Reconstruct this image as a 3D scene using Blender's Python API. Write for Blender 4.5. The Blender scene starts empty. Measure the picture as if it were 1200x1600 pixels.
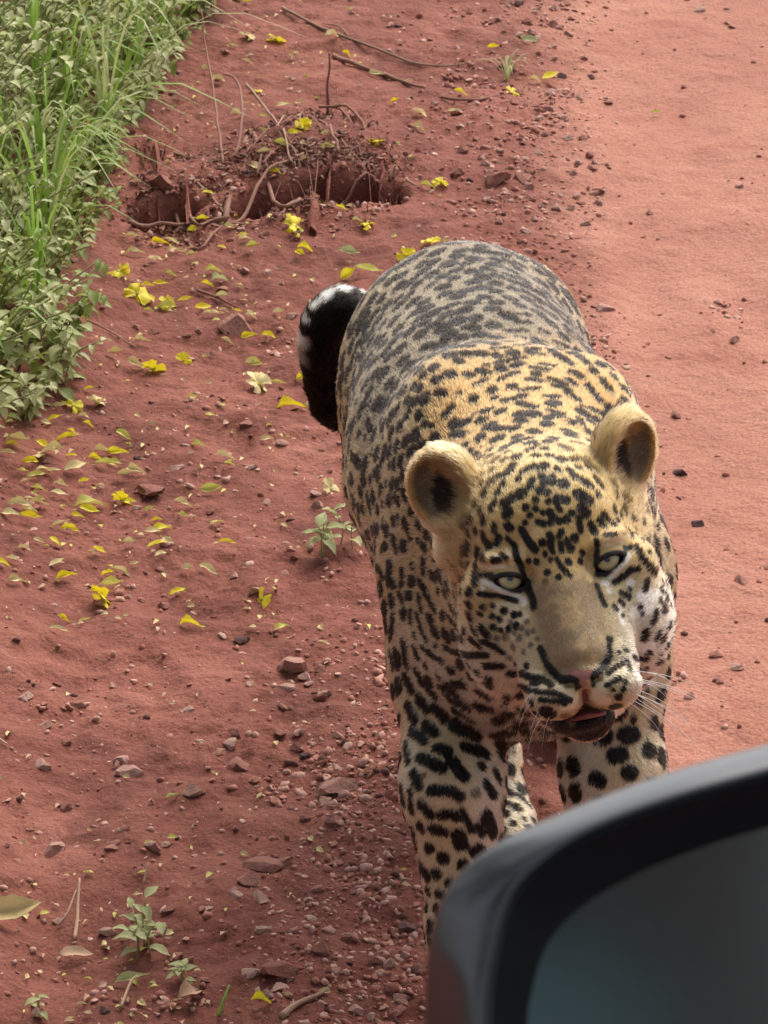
import bmesh
import bpy, math, random
import numpy as np
from mathutils import Vector, Matrix
from mathutils.kdtree import KDTree
from mathutils.bvhtree import BVHTree

random.seed(7)
rng = np.random.default_rng(7)
scene = bpy.context.scene
COL = scene.collection

# ------------------------------------------------------------------ camera
CAM_H, PITCH, FPX = 2.2, 25.0, 6200.0
cam_data = bpy.data.cameras.new('camera')
cam = bpy.data.objects.new('camera', cam_data)
COL.objects.link(cam)
cam.location = (0, 0, CAM_H)
cam.rotation_euler = (math.radians(90 - PITCH), 0, 0)
cam_data.sensor_fit = 'VERTICAL'
cam_data.sensor_height = 32.0
cam_data.sensor_width = 24.0
cam_data.lens = FPX / 1600.0 * 32.0
cam_data.clip_start = 0.05
cam_data.clip_end = 2000.0
cam_data.dof.use_dof = True
cam_data.dof.focus_distance = 3.62
cam_data.dof.aperture_fstop = 48.0
scene.camera = cam

# ------------------------------------------------------------------ world, sun, exposure
SUN_EL, SUN_ROT = math.radians(47), math.radians(24)      # azimuth measured from +Y towards +X
world = bpy.data.worlds.new('World')
scene.world = world
world.use_nodes = True
wn = world.node_tree.nodes
sky = wn.new('ShaderNodeTexSky')
sky.sky_type = 'NISHITA'
sky.sun_disc = False
sky.sun_elevation = SUN_EL
sky.sun_rotation = SUN_ROT
sky.air_density = 1.0
sky.dust_density = 4.0
sky.ozone_density = 1.0
hsv = wn.new('ShaderNodeHueSaturation')          # thin high cloud: the same sky, paler
hsv.inputs['Saturation'].default_value = .45
world.node_tree.links.new(sky.outputs[0], hsv.inputs['Color'])
world.node_tree.links.new(hsv.outputs[0], wn['Background'].inputs[0])
wn['Background'].inputs[1].default_value = 0.11
sun_data = bpy.data.lights.new('sun', 'SUN')
sun_data.energy = 2.0
sun_data.angle = math.radians(50)
sun_data.color = (1.0, 0.93, 0.84)
sun = bpy.data.objects.new('sun', sun_data)
COL.objects.link(sun)
sd = Vector((math.cos(SUN_EL) * math.sin(SUN_ROT), math.cos(SUN_EL) * math.cos(SUN_ROT), math.sin(SUN_EL)))
sun.rotation_euler = sd.to_track_quat('Z', 'Y').to_euler()
sun.location = sd * 20
scene.view_settings.view_transform = 'Standard'
scene.view_settings.look = 'None'
scene.view_settings.exposure = 0.88
scene.view_settings.gamma = 1.0
scene.view_settings.use_curve_mapping = False
scene.render.engine = 'CYCLES'
scene.cycles.use_denoising = True
scene.cycles.max_bounces = 8
scene.cycles_curves.shape = 'RIBBONS'

# ------------------------------------------------------------------ helpers
_p = math.radians(PITCH)
CAM = np.array([0, 0, CAM_H])
FWD = np.array([0, math.cos(_p), -math.sin(_p)])
UPV = np.array([0, math.sin(_p), math.cos(_p)])
RGT = np.array([1.0, 0, 0])


def ray(px, py):
    return FWD + RGT * ((px - 600) / FPX) - UPV * ((py - 800) / FPX)


def at_depth(px, py, d):
    return CAM + ray(px, py) * d


def at_y(px, py, y):
    r = ray(px, py)
    return CAM + r * (y / r[1])


def at_z(px, py, z=0.0):
    r = ray(px, py)
    return CAM + r * ((z - CAM_H) / r[2])


def to_px(P):
    q = np.asarray(P) - CAM
    d = q @ FWD
    return 600 + FPX * (q @ RGT) / d, 800 - FPX * (q @ UPV) / d


def _hash(ix, iy, iz):
    h = (ix.astype(np.int64) * 374761393 + iy.astype(np.int64) * 668265263 + iz.astype(np.int64) * 2147483647) & 0xFFFFFFFF
    h = ((h ^ (h >> 13)) * 1274126177) & 0xFFFFFFFF
    h = (h ^ (h >> 16)) & 0xFFFFFF
    return h / float(0xFFFFFF)


def vnoise(P, scale, seed=0):
    """smooth value noise in -1..1"""
    Q = np.asarray(P, dtype=np.float64) * scale + seed * 17.31
    I = np.floor(Q)
    f = Q - I
    f = f * f * f * (f * (f * 6 - 15) + 10)
    I = I.astype(np.int64)
    out = 0
    for dx in (0, 1):
        wx = f[..., 0] if dx else 1 - f[..., 0]
        for dy in (0, 1):
            wy = f[..., 1] if dy else 1 - f[..., 1]
            for dz in (0, 1):
                wz = f[..., 2] if dz else 1 - f[..., 2]
                out = out + wx * wy * wz * _hash(I[..., 0] + dx, I[..., 1] + dy, I[..., 2] + dz)
    return out * 2 - 1


def fbm(P, scale, octaves=4, seed=0, gain=0.5):
    a, s, o = 1.0, 0.0, 0.0
    for k in range(octaves):
        o = o + a * vnoise(P, scale * 2.03 ** k, seed + k)
        s += a
        a *= gain
    return o / s


def smooth(a, b, x):
    t = np.clip((x - a) / (b - a), 0, 1)
    return t * t * (3 - 2 * t)


def mesh_from(name, verts, faces, smooth_shade=True):
    me = bpy.data.meshes.new(name)
    verts = np.ascontiguousarray(verts, dtype=np.float32)
    if isinstance(faces, np.ndarray):
        n = faces.shape[1]
        me.vertices.add(len(verts))
        me.vertices.foreach_set('co', verts.ravel())
        me.loops.add(faces.size)
        me.loops.foreach_set('vertex_index', np.ascontiguousarray(faces, dtype=np.int32).ravel())
        me.polygons.add(len(faces))
        me.polygons.foreach_set('loop_start', np.arange(0, faces.size, n, dtype=np.int32))
        me.update(calc_edges=True)
        me.validate()
    else:
        me.from_pydata([tuple(map(float, v)) for v in verts], [], faces)
        me.update()
    if smooth_shade:
        me.polygons.foreach_set('use_smooth', np.ones(len(me.polygons), dtype=bool))
    return me


def obj(name, me, mat=None, parent=None, loc=None, label=None, cat=None, group=None, kind=None):
    o = bpy.data.objects.new(name, me)
    COL.objects.link(o)
    if mat is not None and me is not None and len(me.materials) == 0:
        me.materials.append(mat)
    if parent is not None:
        o.parent = parent
    if loc is not None:
        o.location = loc
    tag(o, label, cat, group, kind)
    return o


def tag(o, label=None, cat=None, group=None, kind=None):
    if label: o['label'] = label
    if cat: o['category'] = cat
    if group: o['group'] = group
    if kind: o['kind'] = kind


class NT:
    """small wrapper for writing node materials"""
    def __init__(self, name):
        self.m = bpy.data.materials.new(name)
        self.m.use_nodes = True
        self.t = self.m.node_tree
        self.b = self.t.nodes['Principled BSDF']
        self.out = self.t.nodes['Material Output']

    def n(self, kind, **kw):
        nd = self.t.nodes.new(kind)
        for k, v in kw.items():
            if k.startswith('i_'):
                nd.inputs[k[2:].replace('_', ' ')].default_value = v
            elif k[0] == 'I' and k[1:].isdigit():
                nd.inputs[int(k[1:])].default_value = v
            else:
                setattr(nd, k, v)
        return nd

    def l(self, a, b):
        self.t.links.new(a, b)

    def set(self, **kw):
        for k, v in kw.items():
            self.b.inputs[k.replace('_', ' ')].default_value = v

    def ramp(self, fac, stops, interp='LINEAR'):
        r = self.n('ShaderNodeValToRGB')
        r.color_ramp.interpolation = interp
        e = r.color_ramp.elements
        while len(e) < len(stops):
            e.new(0.5)
        for el, (p, c) in zip(e, stops):
            el.position = p
            el.color = (*c, 1) if len(c) == 3 else c
        self.l(fac, r.inputs[0])
        return r.outputs[0]

    def noise(self, vec, scale, detail=4, rough=0.55, dist=0.0):
        nd = self.n('ShaderNodeTexNoise')
        nd.inputs['Scale'].default_value = scale
        nd.inputs['Detail'].default_value = detail
        nd.inputs['Roughness'].default_value = rough
        nd.inputs['Distortion'].default_value = dist
        if vec is not None:
            self.l(vec, nd.inputs['Vector'])
        return nd.outputs['Fac']

    def mix(self, fac, a, b, mode='MIX'):
        nd = self.n('ShaderNodeMix', data_type='RGBA', blend_type=mode)
        for sock, v in ((nd.inputs[0], fac), (nd.inputs[6], a), (nd.inputs[7], b)):
            if hasattr(v, 'is_output'):
                self.l(v, sock)
            elif isinstance(v, (int, float)):
                sock.default_value = v
            else:
                sock.default_value = (*v, 1)
        return nd.outputs[2]

    def math(self, op, a, b=None):
        nd = self.n('ShaderNodeMath', operation=op)
        for sock, v in zip(nd.inputs, (a, b)):
            if v is None: continue
            if hasattr(v, 'is_output'):
                self.l(v, sock)
            else:
                sock.default_value = v
        return nd.outputs[0]

    def bump(self, height, strength=0.3, dist=0.01):
        nd = self.n('ShaderNodeBump')
        nd.inputs['Strength'].default_value = strength
        nd.inputs['Distance'].default_value = dist
        self.l(height, nd.inputs['Height'])
        self.l(nd.outputs[0], self.b.inputs['Normal'])


def tube_mesh(name, pts, radii, sides=6, cap=True):
    pts = np.asarray(pts, float)
    n = len(pts)
    T = np.gradient(pts, axis=0)
    T /= np.linalg.norm(T, axis=1)[:, None] + 1e-9
    up = np.array([0, 0, 1.0]) if abs(T[0, 2]) < 0.9 else np.array([1.0, 0, 0])
    N = np.cross(T[0], up); N /= np.linalg.norm(N)
    V, F = [], []
    for i in range(n):
        N = N - T[i] * (N @ T[i]); N /= np.linalg.norm(N) + 1e-9
        B = np.cross(T[i], N)
        for k in range(sides):
            a = 2 * math.pi * k / sides
            V.append(pts[i] + (N * math.cos(a) + B * math.sin(a)) * radii[i])
    for i in range(n - 1):
        for k in range(sides):
            k2 = (k + 1) % sides
            F.append((i * sides + k, i * sides + k2, (i + 1) * sides + k2, (i + 1) * sides + k))
    if cap:
        F.append(tuple(range(sides))[::-1])
        F.append(tuple((n - 1) * sides + k for k in range(sides)))
    return V, F


def spline(pts, n):
    """Catmull-Rom through the points"""
    P = np.asarray(pts, float)
    P = np.vstack([2 * P[0] - P[1], P, 2 * P[-1] - P[-2]])
    segs = len(P) - 3
    out = []
    for u in np.linspace(0, segs - 1e-6, n):
        i = int(u); t = u - i
        a, b, c, d = P[i:i + 4]
        out.append(0.5 * (2 * b + (c - a) * t + (2 * a - 5 * b + 4 * c - d) * t * t + (3 * b - a - 3 * c + d) * t ** 3))
    return np.array(out)
# ================================================================== GROUND
TROUGH = [at_z(215, 352), at_z(290, 350), at_z(400, 335), at_z(500, 318), at_z(610, 312)]


MIDX = at_z(345, 345)[0]


def seg_dist(x, y, pts):
    best = np.full(x.shape, 9.0)
    for a, b in zip(pts[:-1], pts[1:]):
        ax_, ay = a[0], a[1]; bx, by = b[0] - ax_, b[1] - ay
        t = np.clip(((x - ax_) * bx + (y - ay) * by) / (bx * bx + by * by), 0, 1)
        best = np.minimum(best, np.hypot(x - ax_ - t * bx, (y - ay - t * by) * .62))
    return best


def road_mask(x, y):
    P = np.stack([x, y, np.zeros_like(x)], -1)
    return smooth(.16, .42, x + .07 * fbm(P, 1.7, 3, 70) - .01 * (y - 6))


def height(x, y):
    x = np.asarray(x, float); y = np.asarray(y, float)
    P = np.stack([x, y, np.zeros_like(x)], -1)
    r = road_mask(x, y)
    h = .018 * fbm(P, 2.2, 3, 50) + .012 * fbm(P, 9, 3, 54) * (1 - .6 * r) + .0055 * fbm(P, 34, 3, 58) * (1 - .6 * r)
    crumb = smooth(-.1, .5, fbm(P, 4.5, 2, 83)) * (1 - .75 * r)
    h += (.0016 + .0040 * crumb) * fbm(P, 105, 2, 62) + .004 * crumb * np.abs(fbm(P, 48, 2, 64))
    h += .006 * np.sin(x * 46 + 3 * fbm(P, 1.2, 2, 88)) * r * smooth(.0, .5, fbm(P, 1.6, 2, 87))
    h -= .02 * r
    h -= .012 * smooth(.25, .6, fbm(P, 6.5, 3, 66)) * (1 - r)
    near = (np.abs(y) < 12) & (np.abs(x) < 3)
    h += np.where(x < -.36, .22 * (1 - np.exp(-np.clip(-.36 - x, 0, 9) * 1.1)), 0)
    d = seg_dist(x, y, TROUGH) + .016 * fbm(P, 16, 3, 91) + .006 * fbm(P, 60, 2, 93)
    d = d + .020 * np.exp(-((x - MIDX) / .035) ** 2)
    h -= .080 * smooth(.020, .007, d) * near
    mx, my = at_z(480, 268)[:2]
    m2 = ((x - mx) / .17) ** 2 + ((y - my) / .20) ** 2
    h += .062 * np.exp(-m2 * 1.2) * (1 + .25 * fbm(P, 30, 3, 95)) * smooth(.012, .034, d)
    mx, my = at_z(270, 318)[:2]
    h += .04 * np.exp(-(((x - mx) / .10) ** 2 + ((y - my) / .12) ** 2)) * smooth(.012, .034, d)
    far = smooth(12, 60, np.hypot(x, y))
    return h * (1 - far) + far * 1.5 * fbm(P, .02, 2, 77)


def geo(start, end, first):
    out, s = [], first
    v = start
    while v < end:
        v += s; s *= 1.16
        out.append(min(v, end))
    return np.array(out)


gx = np.concatenate([-geo(1.05, 260, .008)[::-1], np.arange(-1.05, .95, .0062), geo(.95, 260, .008)])
gy = np.concatenate([3.0 - geo(0, 260, .008)[::-1], np.arange(3.0, 7.9, .0068), geo(7.9, 300, .009)])
GX, GY = np.meshgrid(gx, gy, indexing='ij')
GZ = height(GX, GY)


def H(x, y):
    """height of the ground sheet"""
    i = min(max(int(np.searchsorted(gx, x)) - 1, 0), len(gx) - 2); j = min(max(int(np.searchsorted(gy, y)) - 1, 0), len(gy) - 2)
    u = (x - gx[i]) / (gx[i + 1] - gx[i]); v = (y - gy[j]) / (gy[j + 1] - gy[j])
    return float((GZ[i, j] * (1 - u) + GZ[i + 1, j] * u) * (1 - v) + (GZ[i, j + 1] * (1 - u) + GZ[i + 1, j + 1] * u) * v)


def on_ground(px, py, dz=0.0):
    """point of the ground seen at a place of the photograph"""
    z = 0.0
    for _ in range(6):
        p = at_z(px, py, z)
        z = H(p[0], p[1])
    return np.array((p[0], p[1], z + dz))


GV = np.stack([GX, GY, GZ], -1).reshape(-1, 3)
ni, nj = GX.shape
ii = (np.arange(ni - 1)[:, None] * nj + np.arange(nj - 1)[None]).ravel()
GF = np.stack([ii, ii + nj, ii + nj + 1, ii + 1], -1)
g_me = mesh_from('ground', GV, GF)
att = g_me.attributes.new('road', 'FLOAT', 'POINT')
att.data.foreach_set('value', road_mask(GX, GY).astype(np.float32).ravel())
nt = NT('red_soil')
tc = nt.n('ShaderNodeTexCoord').outputs['Object']
ra_ = nt.n('ShaderNodeAttribute', attribute_name='road').outputs['Fac']
n1 = nt.noise(tc, 3.2, 5, .6); n2 = nt.noise(tc, 26, 5, .65); n3 = nt.noise(tc, 240, 4, .7); n4 = nt.noise(tc, 1.1, 3, .5, .6)
soil = nt.ramp(n1, [(.30, (.130, .037, .026)), (.46, (.195, .061, .042)), (.60, (.270, .094, .065)), (.72, (.38, .152, .110))])
soil = nt.mix(nt.ramp(n2, [(.35, (0, 0, 0)), (.75, (.6, .6, .6))]), soil, (.32, .120, .085))
soil = nt.mix(nt.ramp(nt.noise(tc, 7.5, 5, .7, .8), [(.50, (0, 0, 0)), (.68, (.75, .75, .75))]), soil, (.115, .034, .025))
road = nt.ramp(n4, [(.3, (.39, .165, .115)), (.7, (.54, .26, .185))])
road = nt.mix(nt.ramp(n2, [(.35, (.0, .0, .0)), (.7, (.5, .5, .5))]), road, (.41, .165, .108))
road = nt.mix(nt.ramp(nt.noise(tc, 5, 5, .7, .5), [(.48, (0, 0, 0)), (.70, (.6, .6, .6))]), road, (.34, .125, .084))
edge_f = nt.math('ADD', ra_, nt.math('MULTIPLY', nt.math('SUBTRACT', nt.noise(tc, 12, 5, .7), .5), 1.1))
c_ = nt.mix(nt.ramp(edge_f, [(.15, (0, 0, 0)), (.85, (1, 1, 1))]), soil, road)
c_ = nt.mix(nt.ramp(n3, [(.3, (.55, .55, .55)), (.62, (0, 0, 0))]), c_, (.11, .034, .026))
c_ = nt.mix(nt.ramp(nt.noise(tc, 420, 3, .6), [(.60, (0, 0, 0)), (.72, (.55, .55, .55))]), c_, (.46, .22, .165))
nt.l(c_, nt.b.inputs['Base Color'])
nt.set(Roughness=.9, Specular_IOR_Level=.2)
hh = nt.math('ADD', nt.math('MULTIPLY', n3, .5), nt.math('MULTIPLY', nt.noise(tc, 90, 4, .6), 1.0))
vor = nt.n('ShaderNodeTexVoronoi'); nt.l(tc, vor.inputs['Vector']); vor.inputs['Scale'].default_value = 120
hh = nt.math('SUBTRACT', hh, nt.math('MULTIPLY', vor.outputs['Distance'], .35))
nt.bump(hh, .6, .0075)
ground = obj('ground', g_me, nt.m, kind='structure')

# ================================================================== VEHICLE (only the corner of its door mirror is in the picture)
MD = .90


def closed(pts, n=128):
    P = np.asarray(pts, float)
    m = len(P)
    out = []
    for u in np.linspace(0, m, n, endpoint=False):
        i = int(u); t = u - i
        a, b, c, d = (P[(i + k - 1) % m] for k in range(4))
        out.append(0.5 * (2 * b + (c - a) * t + (2 * a - 5 * b + 4 * c - d) * t * t + (3 * b - a - 3 * c + d) * t ** 3))
    return np.array(out)


RIDGE = closed([(770, 2250), (762, 1900), (760, 1600), (772, 1490), (800, 1395), (858, 1336), (932, 1292), (1050, 1248), (1200, 1206), (1600, 1100),
                (2150, 960), (2400, 985), (2510, 1120), (2520, 1600), (2500, 2150), (2380, 2380), (2050, 2440), (1150, 2440), (880, 2390)])
GLASS = closed([(838, 2200), (828, 1900), (824, 1620), (832, 1545), (856, 1475), (905, 1420), (985, 1370), (1085, 1328), (1200, 1292), (1600, 1180),
                (2150, 1060), (2330, 1085), (2410, 1190), (2420, 1600), (2400, 2110), (2300, 2290), (2020, 2345), (1180, 2345), (930, 2310)])
SHELL = closed([(672, 2260), (662, 1900), (664, 1560), (676, 1450), (706, 1378), (775, 1318), (880, 1268), (1025, 1213), (1200, 1162), (1600, 1058),
                (2160, 945), (2440, 965), (2570, 1100), (2590, 1600), (2570, 2170), (2440, 2420), (2080, 2490), (1120, 2490), (800, 2420)])
veh = bpy.data.objects.new('safari_vehicle', None); COL.objects.link(veh)
veh.location = (1.25, -.6, 0)
tag(veh, 'dark vehicle seen only by the blurred black door mirror at the lower right', 'vehicle')


def part(name, V, F, mat, parent, smooth_shade=True):
    o = obj(name, mesh_from(name, np.asarray(V), F, smooth_shade), mat, None)
    o.parent = parent
    if parent.type == 'EMPTY':
        o.matrix_parent_inverse = Matrix.Translation(-parent.location)
    return o


def loft(rings, close_last=False, close_first=False):
    n = len(rings[0]); V = np.concatenate(rings); F = []
    for r in range(len(rings) - 1):
        for k in range(n):
            k2 = (k + 1) % n
            F.append((r * n + k, r * n + k2, (r + 1) * n + k2, (r + 1) * n + k))
    if close_last: F.append(tuple((len(rings) - 1) * n + k for k in range(n)))
    if close_first: F.append(tuple(range(n))[::-1])
    return V, F


def ring(C, d):
    return np.array([at_depth(px, py, d) for px, py in C])


nt = NT('black_mirror_plastic'); nt.set(Base_Color=(.012, .013, .016, 1), Roughness=.35, Specular_IOR_Level=.5, Coat_Weight=1.0, Coat_Roughness=.14, Coat_IOR=1.62)
nt.bump(nt.noise(None, 500, 2), .04, .001)
black_m = nt.m
cen = SHELL.mean(0)
mid_in = RIDGE * .86 + GLASS * .14
rings = [ring(mid_in, MD + .001), ring(RIDGE * .95 + GLASS * .05, MD - .0020)]
side = np.clip((SHELL - RIDGE)[:, 1] / (np.linalg.norm(SHELL - RIDGE, axis=1) + 1e-6), -1, 1)
rimdepth = .0135 - .002 * smooth(.25, .85, -side)          # the flank rolls away further than the top


def ring_d(C, d):
    return np.array([at_depth(px, py, q) for (px, py), q in zip(C, d)])


for t in (0, .12, .24, .36, .48, .6, .72, .84, .93, 1.0):
    rings.append(ring_d(RIDGE * (1 - t) + SHELL * t, MD - .0028 + rimdepth * t ** 1.5))
rings += [ring(SHELL, MD + .050), ring(cen + (SHELL - cen) * .93, MD + .066), ring(cen + (SHELL - cen) * .7, MD + .085), ring(cen + (SHELL - cen) * .3, MD + .098)]
V_, F_ = loft(rings, close_last=True)
mirror = part('side_mirror', V_, F_, black_m, veh)
gl_n = -FWD + RGT * .20 - UPV * .13                  # the glass is turned towards the driver
g0 = at_depth(1000, 1520, MD + .016)
gr = []
for px, py in GLASS:
    r_ = ray(px, py)
    gr.append(CAM + r_ * (((g0 - CAM) @ gl_n) / (r_ @ gl_n)))
gr = np.array(gr)
gc = gr.mean(0)
nt = NT('mirror_bezel'); nt.set(Base_Color=(.010, .010, .012, 1), Roughness=.5, Specular_IOR_Level=.4)
V_, F_ = loft([ring(mid_in, MD + .001), ring(RIDGE * .5 + GLASS * .5, MD + .005), ring(RIDGE * .12 + GLASS * .88, MD + .0115) * .35 + (gr - FWD * .002) * .65 + (ring(RIDGE * .12 + GLASS * .88, MD + .0115) - ring(GLASS, MD + .0115)) * .65, gr - FWD * .0006])
part('bezel', V_, F_, nt.m, mirror)
nt = NT('mirror_glass'); nt.set(Base_Color=(.46, .62, .66, 1), Metallic=.94, Roughness=.1)
V_ = np.concatenate([gr, gr + FWD * .003]); n_ = len(gr)
F_ = [tuple(range(n_))] + [tuple(range(n_, 2 * n_))[::-1]] + [(k, n_ + k, n_ + (k + 1) % n_, (k + 1) % n_) for k in range(n_)]
glass = part('mirror_glass', V_, F_, nt.m, mirror, False)

nt = NT('dark_green_paint'); nt.set(Base_Color=(.060, .085, .085, 1), Roughness=.3, Coat_Weight=.6, Coat_Roughness=.08)
paint = nt.m
nt = NT('tinted_window'); nt.set(Base_Color=(.012, .018, .020, 1), Roughness=.06, Specular_IOR_Level=.5)
win_m = nt.m
nt = NT('tyre_rubber'); nt.set(Base_Color=(.02, .019, .018, 1), Roughness=.8); tyre_m = nt.m
nt = NT('steel_rim'); nt.set(Base_Color=(.35, .35, .34, 1), Metallic=.8, Roughness=.4); rim_m = nt.m


def slab(profile, x0, x1, bev=.03):
    """a side profile (y, z) given width between x0 and x1, its long edges rounded"""
    c = np.mean(profile, 0); rings_ = []
    for x, s in ((x0, -bev), (x0 + bev * .3, -bev * .3), (x0 + bev, 0), (x1 - bev, 0), (x1 - bev * .3, -bev * .3), (x1, -bev)):
        R_ = []
        for y, z in profile:
            d = np.array((y, z)) - c; l = np.linalg.norm(d)
            y2, z2 = c + d * (1 + s / l)
            R_.append((x, y2, z2))
        rings_.append(np.array(R_))
    return loft(rings_, True, True)


FX = .36
nt = NT('seat_cloth'); nt.set(Base_Color=(.24, .32, .32, 1), Roughness=.85); seat_m = nt.m
nt.bump(nt.noise(None, 300, 2), .2, .002)
V_, F_ = slab([(-2.9, .55), (-2.95, 1.25), (.75, 1.28), (1.55, 1.18), (1.85, 1.02), (1.9, .55), (1.62, .48), (1.55, .80), (1.15, .95), (.72, .80), (.62, .45), (-1.4, .45), (-1.5, .80), (-1.95, .95), (-2.4, .80), (-2.5, .50)], FX, FX + 1.85)
part('body', V_, F_, paint, veh, False)
V_, F_ = slab([(-2.85, 2.02), (-2.7, 2.10), (-.25, 2.12), (.02, 2.06), (-.2, 2.02), (-2.7, 2.0)], FX + .10, FX + 1.75)
part('roof', V_, F_, paint, veh, False)
for ya, yb, lean in ((.72, .0, 1), (-.62, -.70, 0), (-1.75, -1.85, 0), (-2.88, -2.8, 0)):
    for xx, xt in ((FX + .03, FX + .12), (FX + 1.74, FX + 1.65)):
        V_, F_ = tube_mesh('pillar', [(xx, ya, 1.25), ((xx + xt) / 2, (ya + yb) / 2, 1.66), (xt, yb, 2.06)], [.035, .032, .03], 8)
        part('pillar', V_, F_, paint, veh)
for xx, xt, ys_ in ((FX + .035, FX + .115, (-.70, -1.80)), (FX + .035, FX + .115, (-1.82, -2.84)), (FX + 1.735, FX + 1.655, (.5, -.66)), (FX + 1.735, FX + 1.655, (-.7, -1.8))):
    ya, yb = ys_
    V_ = [(xx, ya, 1.27), (xx, yb, 1.27), (xt, yb, 2.02), (xt, ya, 2.02)]
    V_ = V_ + [(x + .006, y, z) for x, y, z in V_]
    part('side_window', V_, [(0, 1, 2, 3), (7, 6, 5, 4), (0, 4, 5, 1), (1, 5, 6, 2), (2, 6, 7, 3), (3, 7, 4, 0)], win_m, veh, False)
V_ = [(FX + .08, .74, 1.27), (FX + 1.70, .74, 1.27), (FX + 1.62, .02, 2.04), (FX + .15, .02, 2.04)]
V_ = V_ + [(x, y + .006, z + .003) for x, y, z in V_]
part('windscreen', V_, [(0, 1, 2, 3), (7, 6, 5, 4), (0, 4, 5, 1), (1, 5, 6, 2), (2, 6, 7, 3), (3, 7, 4, 0)], win_m, veh, False)
for sx_ in (.54, 1.55):
    w_ = .125 if sx_ < 1 else .22
    V_, F_ = slab([(-.30, 1.0), (-.36, 1.5), (-.40, 1.74), (-.44, 1.79), (-.50, 1.76), (-.50, 1.4), (-.44, 1.0)], sx_ - w_, sx_ + w_, .05)
    part('seat', V_, F_, seat_m, veh)
V_ = [(FX + .05, -2.86, 1.2), (FX + 1.75, -2.86, 1.2), (FX + 1.68, -2.78, 2.04), (FX + .12, -2.78, 2.04)]
V_ = V_ + [(x, y - .006, z) for x, y, z in V_]
part('rear_window', V_, [(0, 1, 2, 3), (7, 6, 5, 4), (0, 4, 5, 1), (1, 5, 6, 2), (2, 6, 7, 3), (3, 7, 4, 0)], win_m, veh, False)
for wy in (1.13, -1.95):
    for wx in (FX + .12, FX + 1.72):
        a = np.linspace(0, 2 * math.pi, 32, endpoint=False)
        cir = lambda r, x: np.stack([np.full(32, x), wy + r * np.cos(a), .37 + r * np.sin(a)], 1)
        V_, F_ = loft([cir(.23, wx - .10), cir(.34, wx - .11), cir(.37, wx - .08), cir(.37, wx + .08), cir(.34, wx + .11), cir(.23, wx + .10)])
        w_ = part('wheel', V_, F_, tyre_m, veh)
        V_, F_ = loft([cir(.232, wx - .09), cir(.20, wx - .06), cir(.08, wx - .07), cir(.08, wx + .07), cir(.20, wx + .06), cir(.232, wx + .09)], True, False)
        part('rim', V_, F_, rim_m, w_)
mc = at_depth(2450, 1900, MD + .05)
V_, F_ = tube_mesh('mirror_arm', spline([mc, mc + np.array((.06, -.02, -.02)), (FX + .06, .52, 1.42)], 8), [.022] * 8, 10)
part('mirror_arm', V_, F_, black_m, mirror)
# ================================================================== LEOPARD
ROLL = math.radians(11)
E = at_depth(873, 890, 3.6)                       # midpoint between the eyes
HX = RGT * math.cos(ROLL) + UPV * math.sin(ROLL)
HY = -RGT * math.sin(ROLL) + UPV * math.cos(ROLL)
HZ = -FWD
HM = np.stack([HX, HY, HZ])                       # world -> head rows


def head_cm(P):
    return (P - E) @ HM.T * 100.0


def from_head(v):
    return E + np.asarray(v, float) @ HM / 100.0


PRIMS = []      # (group, op, k, func(P)->d metres, lo, hi)


def rot_from_axes(a, n):
    a = np.asarray(a, float); a /= np.linalg.norm(a)
    n = np.asarray(n, float); n = n - a * (a @ n); n /= np.linalg.norm(n)
    return np.stack([np.cross(a, n), a, n])


def ell(group, c, r, k=0.03, op='add', M=None):
    c = np.asarray(c, float); r = np.asarray(r, float)

    def f(P):
        q = P - c
        if M is not None: q = q @ M.T
        k0 = np.sqrt(((q / r) ** 2).sum(-1)); k1 = np.sqrt(((q / (r * r)) ** 2).sum(-1)) + 1e-9
        return k0 * (k0 - 1) / k1
    e = np.full(3, r.max())
    PRIMS.append((group, op, k, f, c - e, c + e))


def cone(group, a, b, r1, r2, k=0.03, op='add', scale_x=1.0, M=None):
    a = np.asarray(a, float); b = np.asarray(b, float)
    S = np.array([1 / scale_x, 1, 1.0])

    def f(P):
        q, ba = P - a, b - a
        if M is not None:
            q = (q @ M.T) * S; ba = (M @ ba) * S
        t = np.clip((q @ ba) / (ba @ ba), 0, 1)
        return np.linalg.norm(q - t[..., None] * ba, axis=-1) - (r1 + (r2 - r1) * t)
    m = max(r1, r2) * max(1, scale_x)
    PRIMS.append((group, op, k, f, np.minimum(a, b) - m, np.maximum(a, b) + m))


def hell(group, c, r, k=1.2, op='add', M=None):
    """ellipsoid in head centimetres"""
    MM = HM if M is None else M @ HM
    ell(group, from_head(c), np.asarray(r) / 100.0, k / 100.0, op, MM)


def hcone(group, a, b, r1, r2, k=1.2, op='add', sx=1.0):
    cone(group, from_head(a), from_head(b), r1 / 100.0, r2 / 100.0, k / 100.0, op, sx, HM)


# --- trunk
ell('torso', (.106, 3.80, .495), (.146, .26, .150), .05)
ell('torso', (.094, 4.00, .475), (.128, .2, .145), .05)
ell('torso', (.088, 4.12, .46), (.126, .165, .130), .05)
cone('torso', (.125, 3.66, .568), (.090, 4.08, .54), .052, .05, .06)          # spine
ell('torso', (.062, 3.63, .520), (.056, .13, .145), .04)                        # shoulder blades
ell('torso', (.205, 3.61, .518), (.058, .13, .15), .04)
ell('torso', (.140, 3.56, .435), (.120, .15, .125), .05)                         # chest
cone('torso', (.135, 3.64, .555), from_head((0, 2.0, -12)), .115, .095, .05)   # neck
cone('torso', (.14, 3.52, .46), from_head((0, -7, -11)), .095, .075, .05)      # throat
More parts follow.
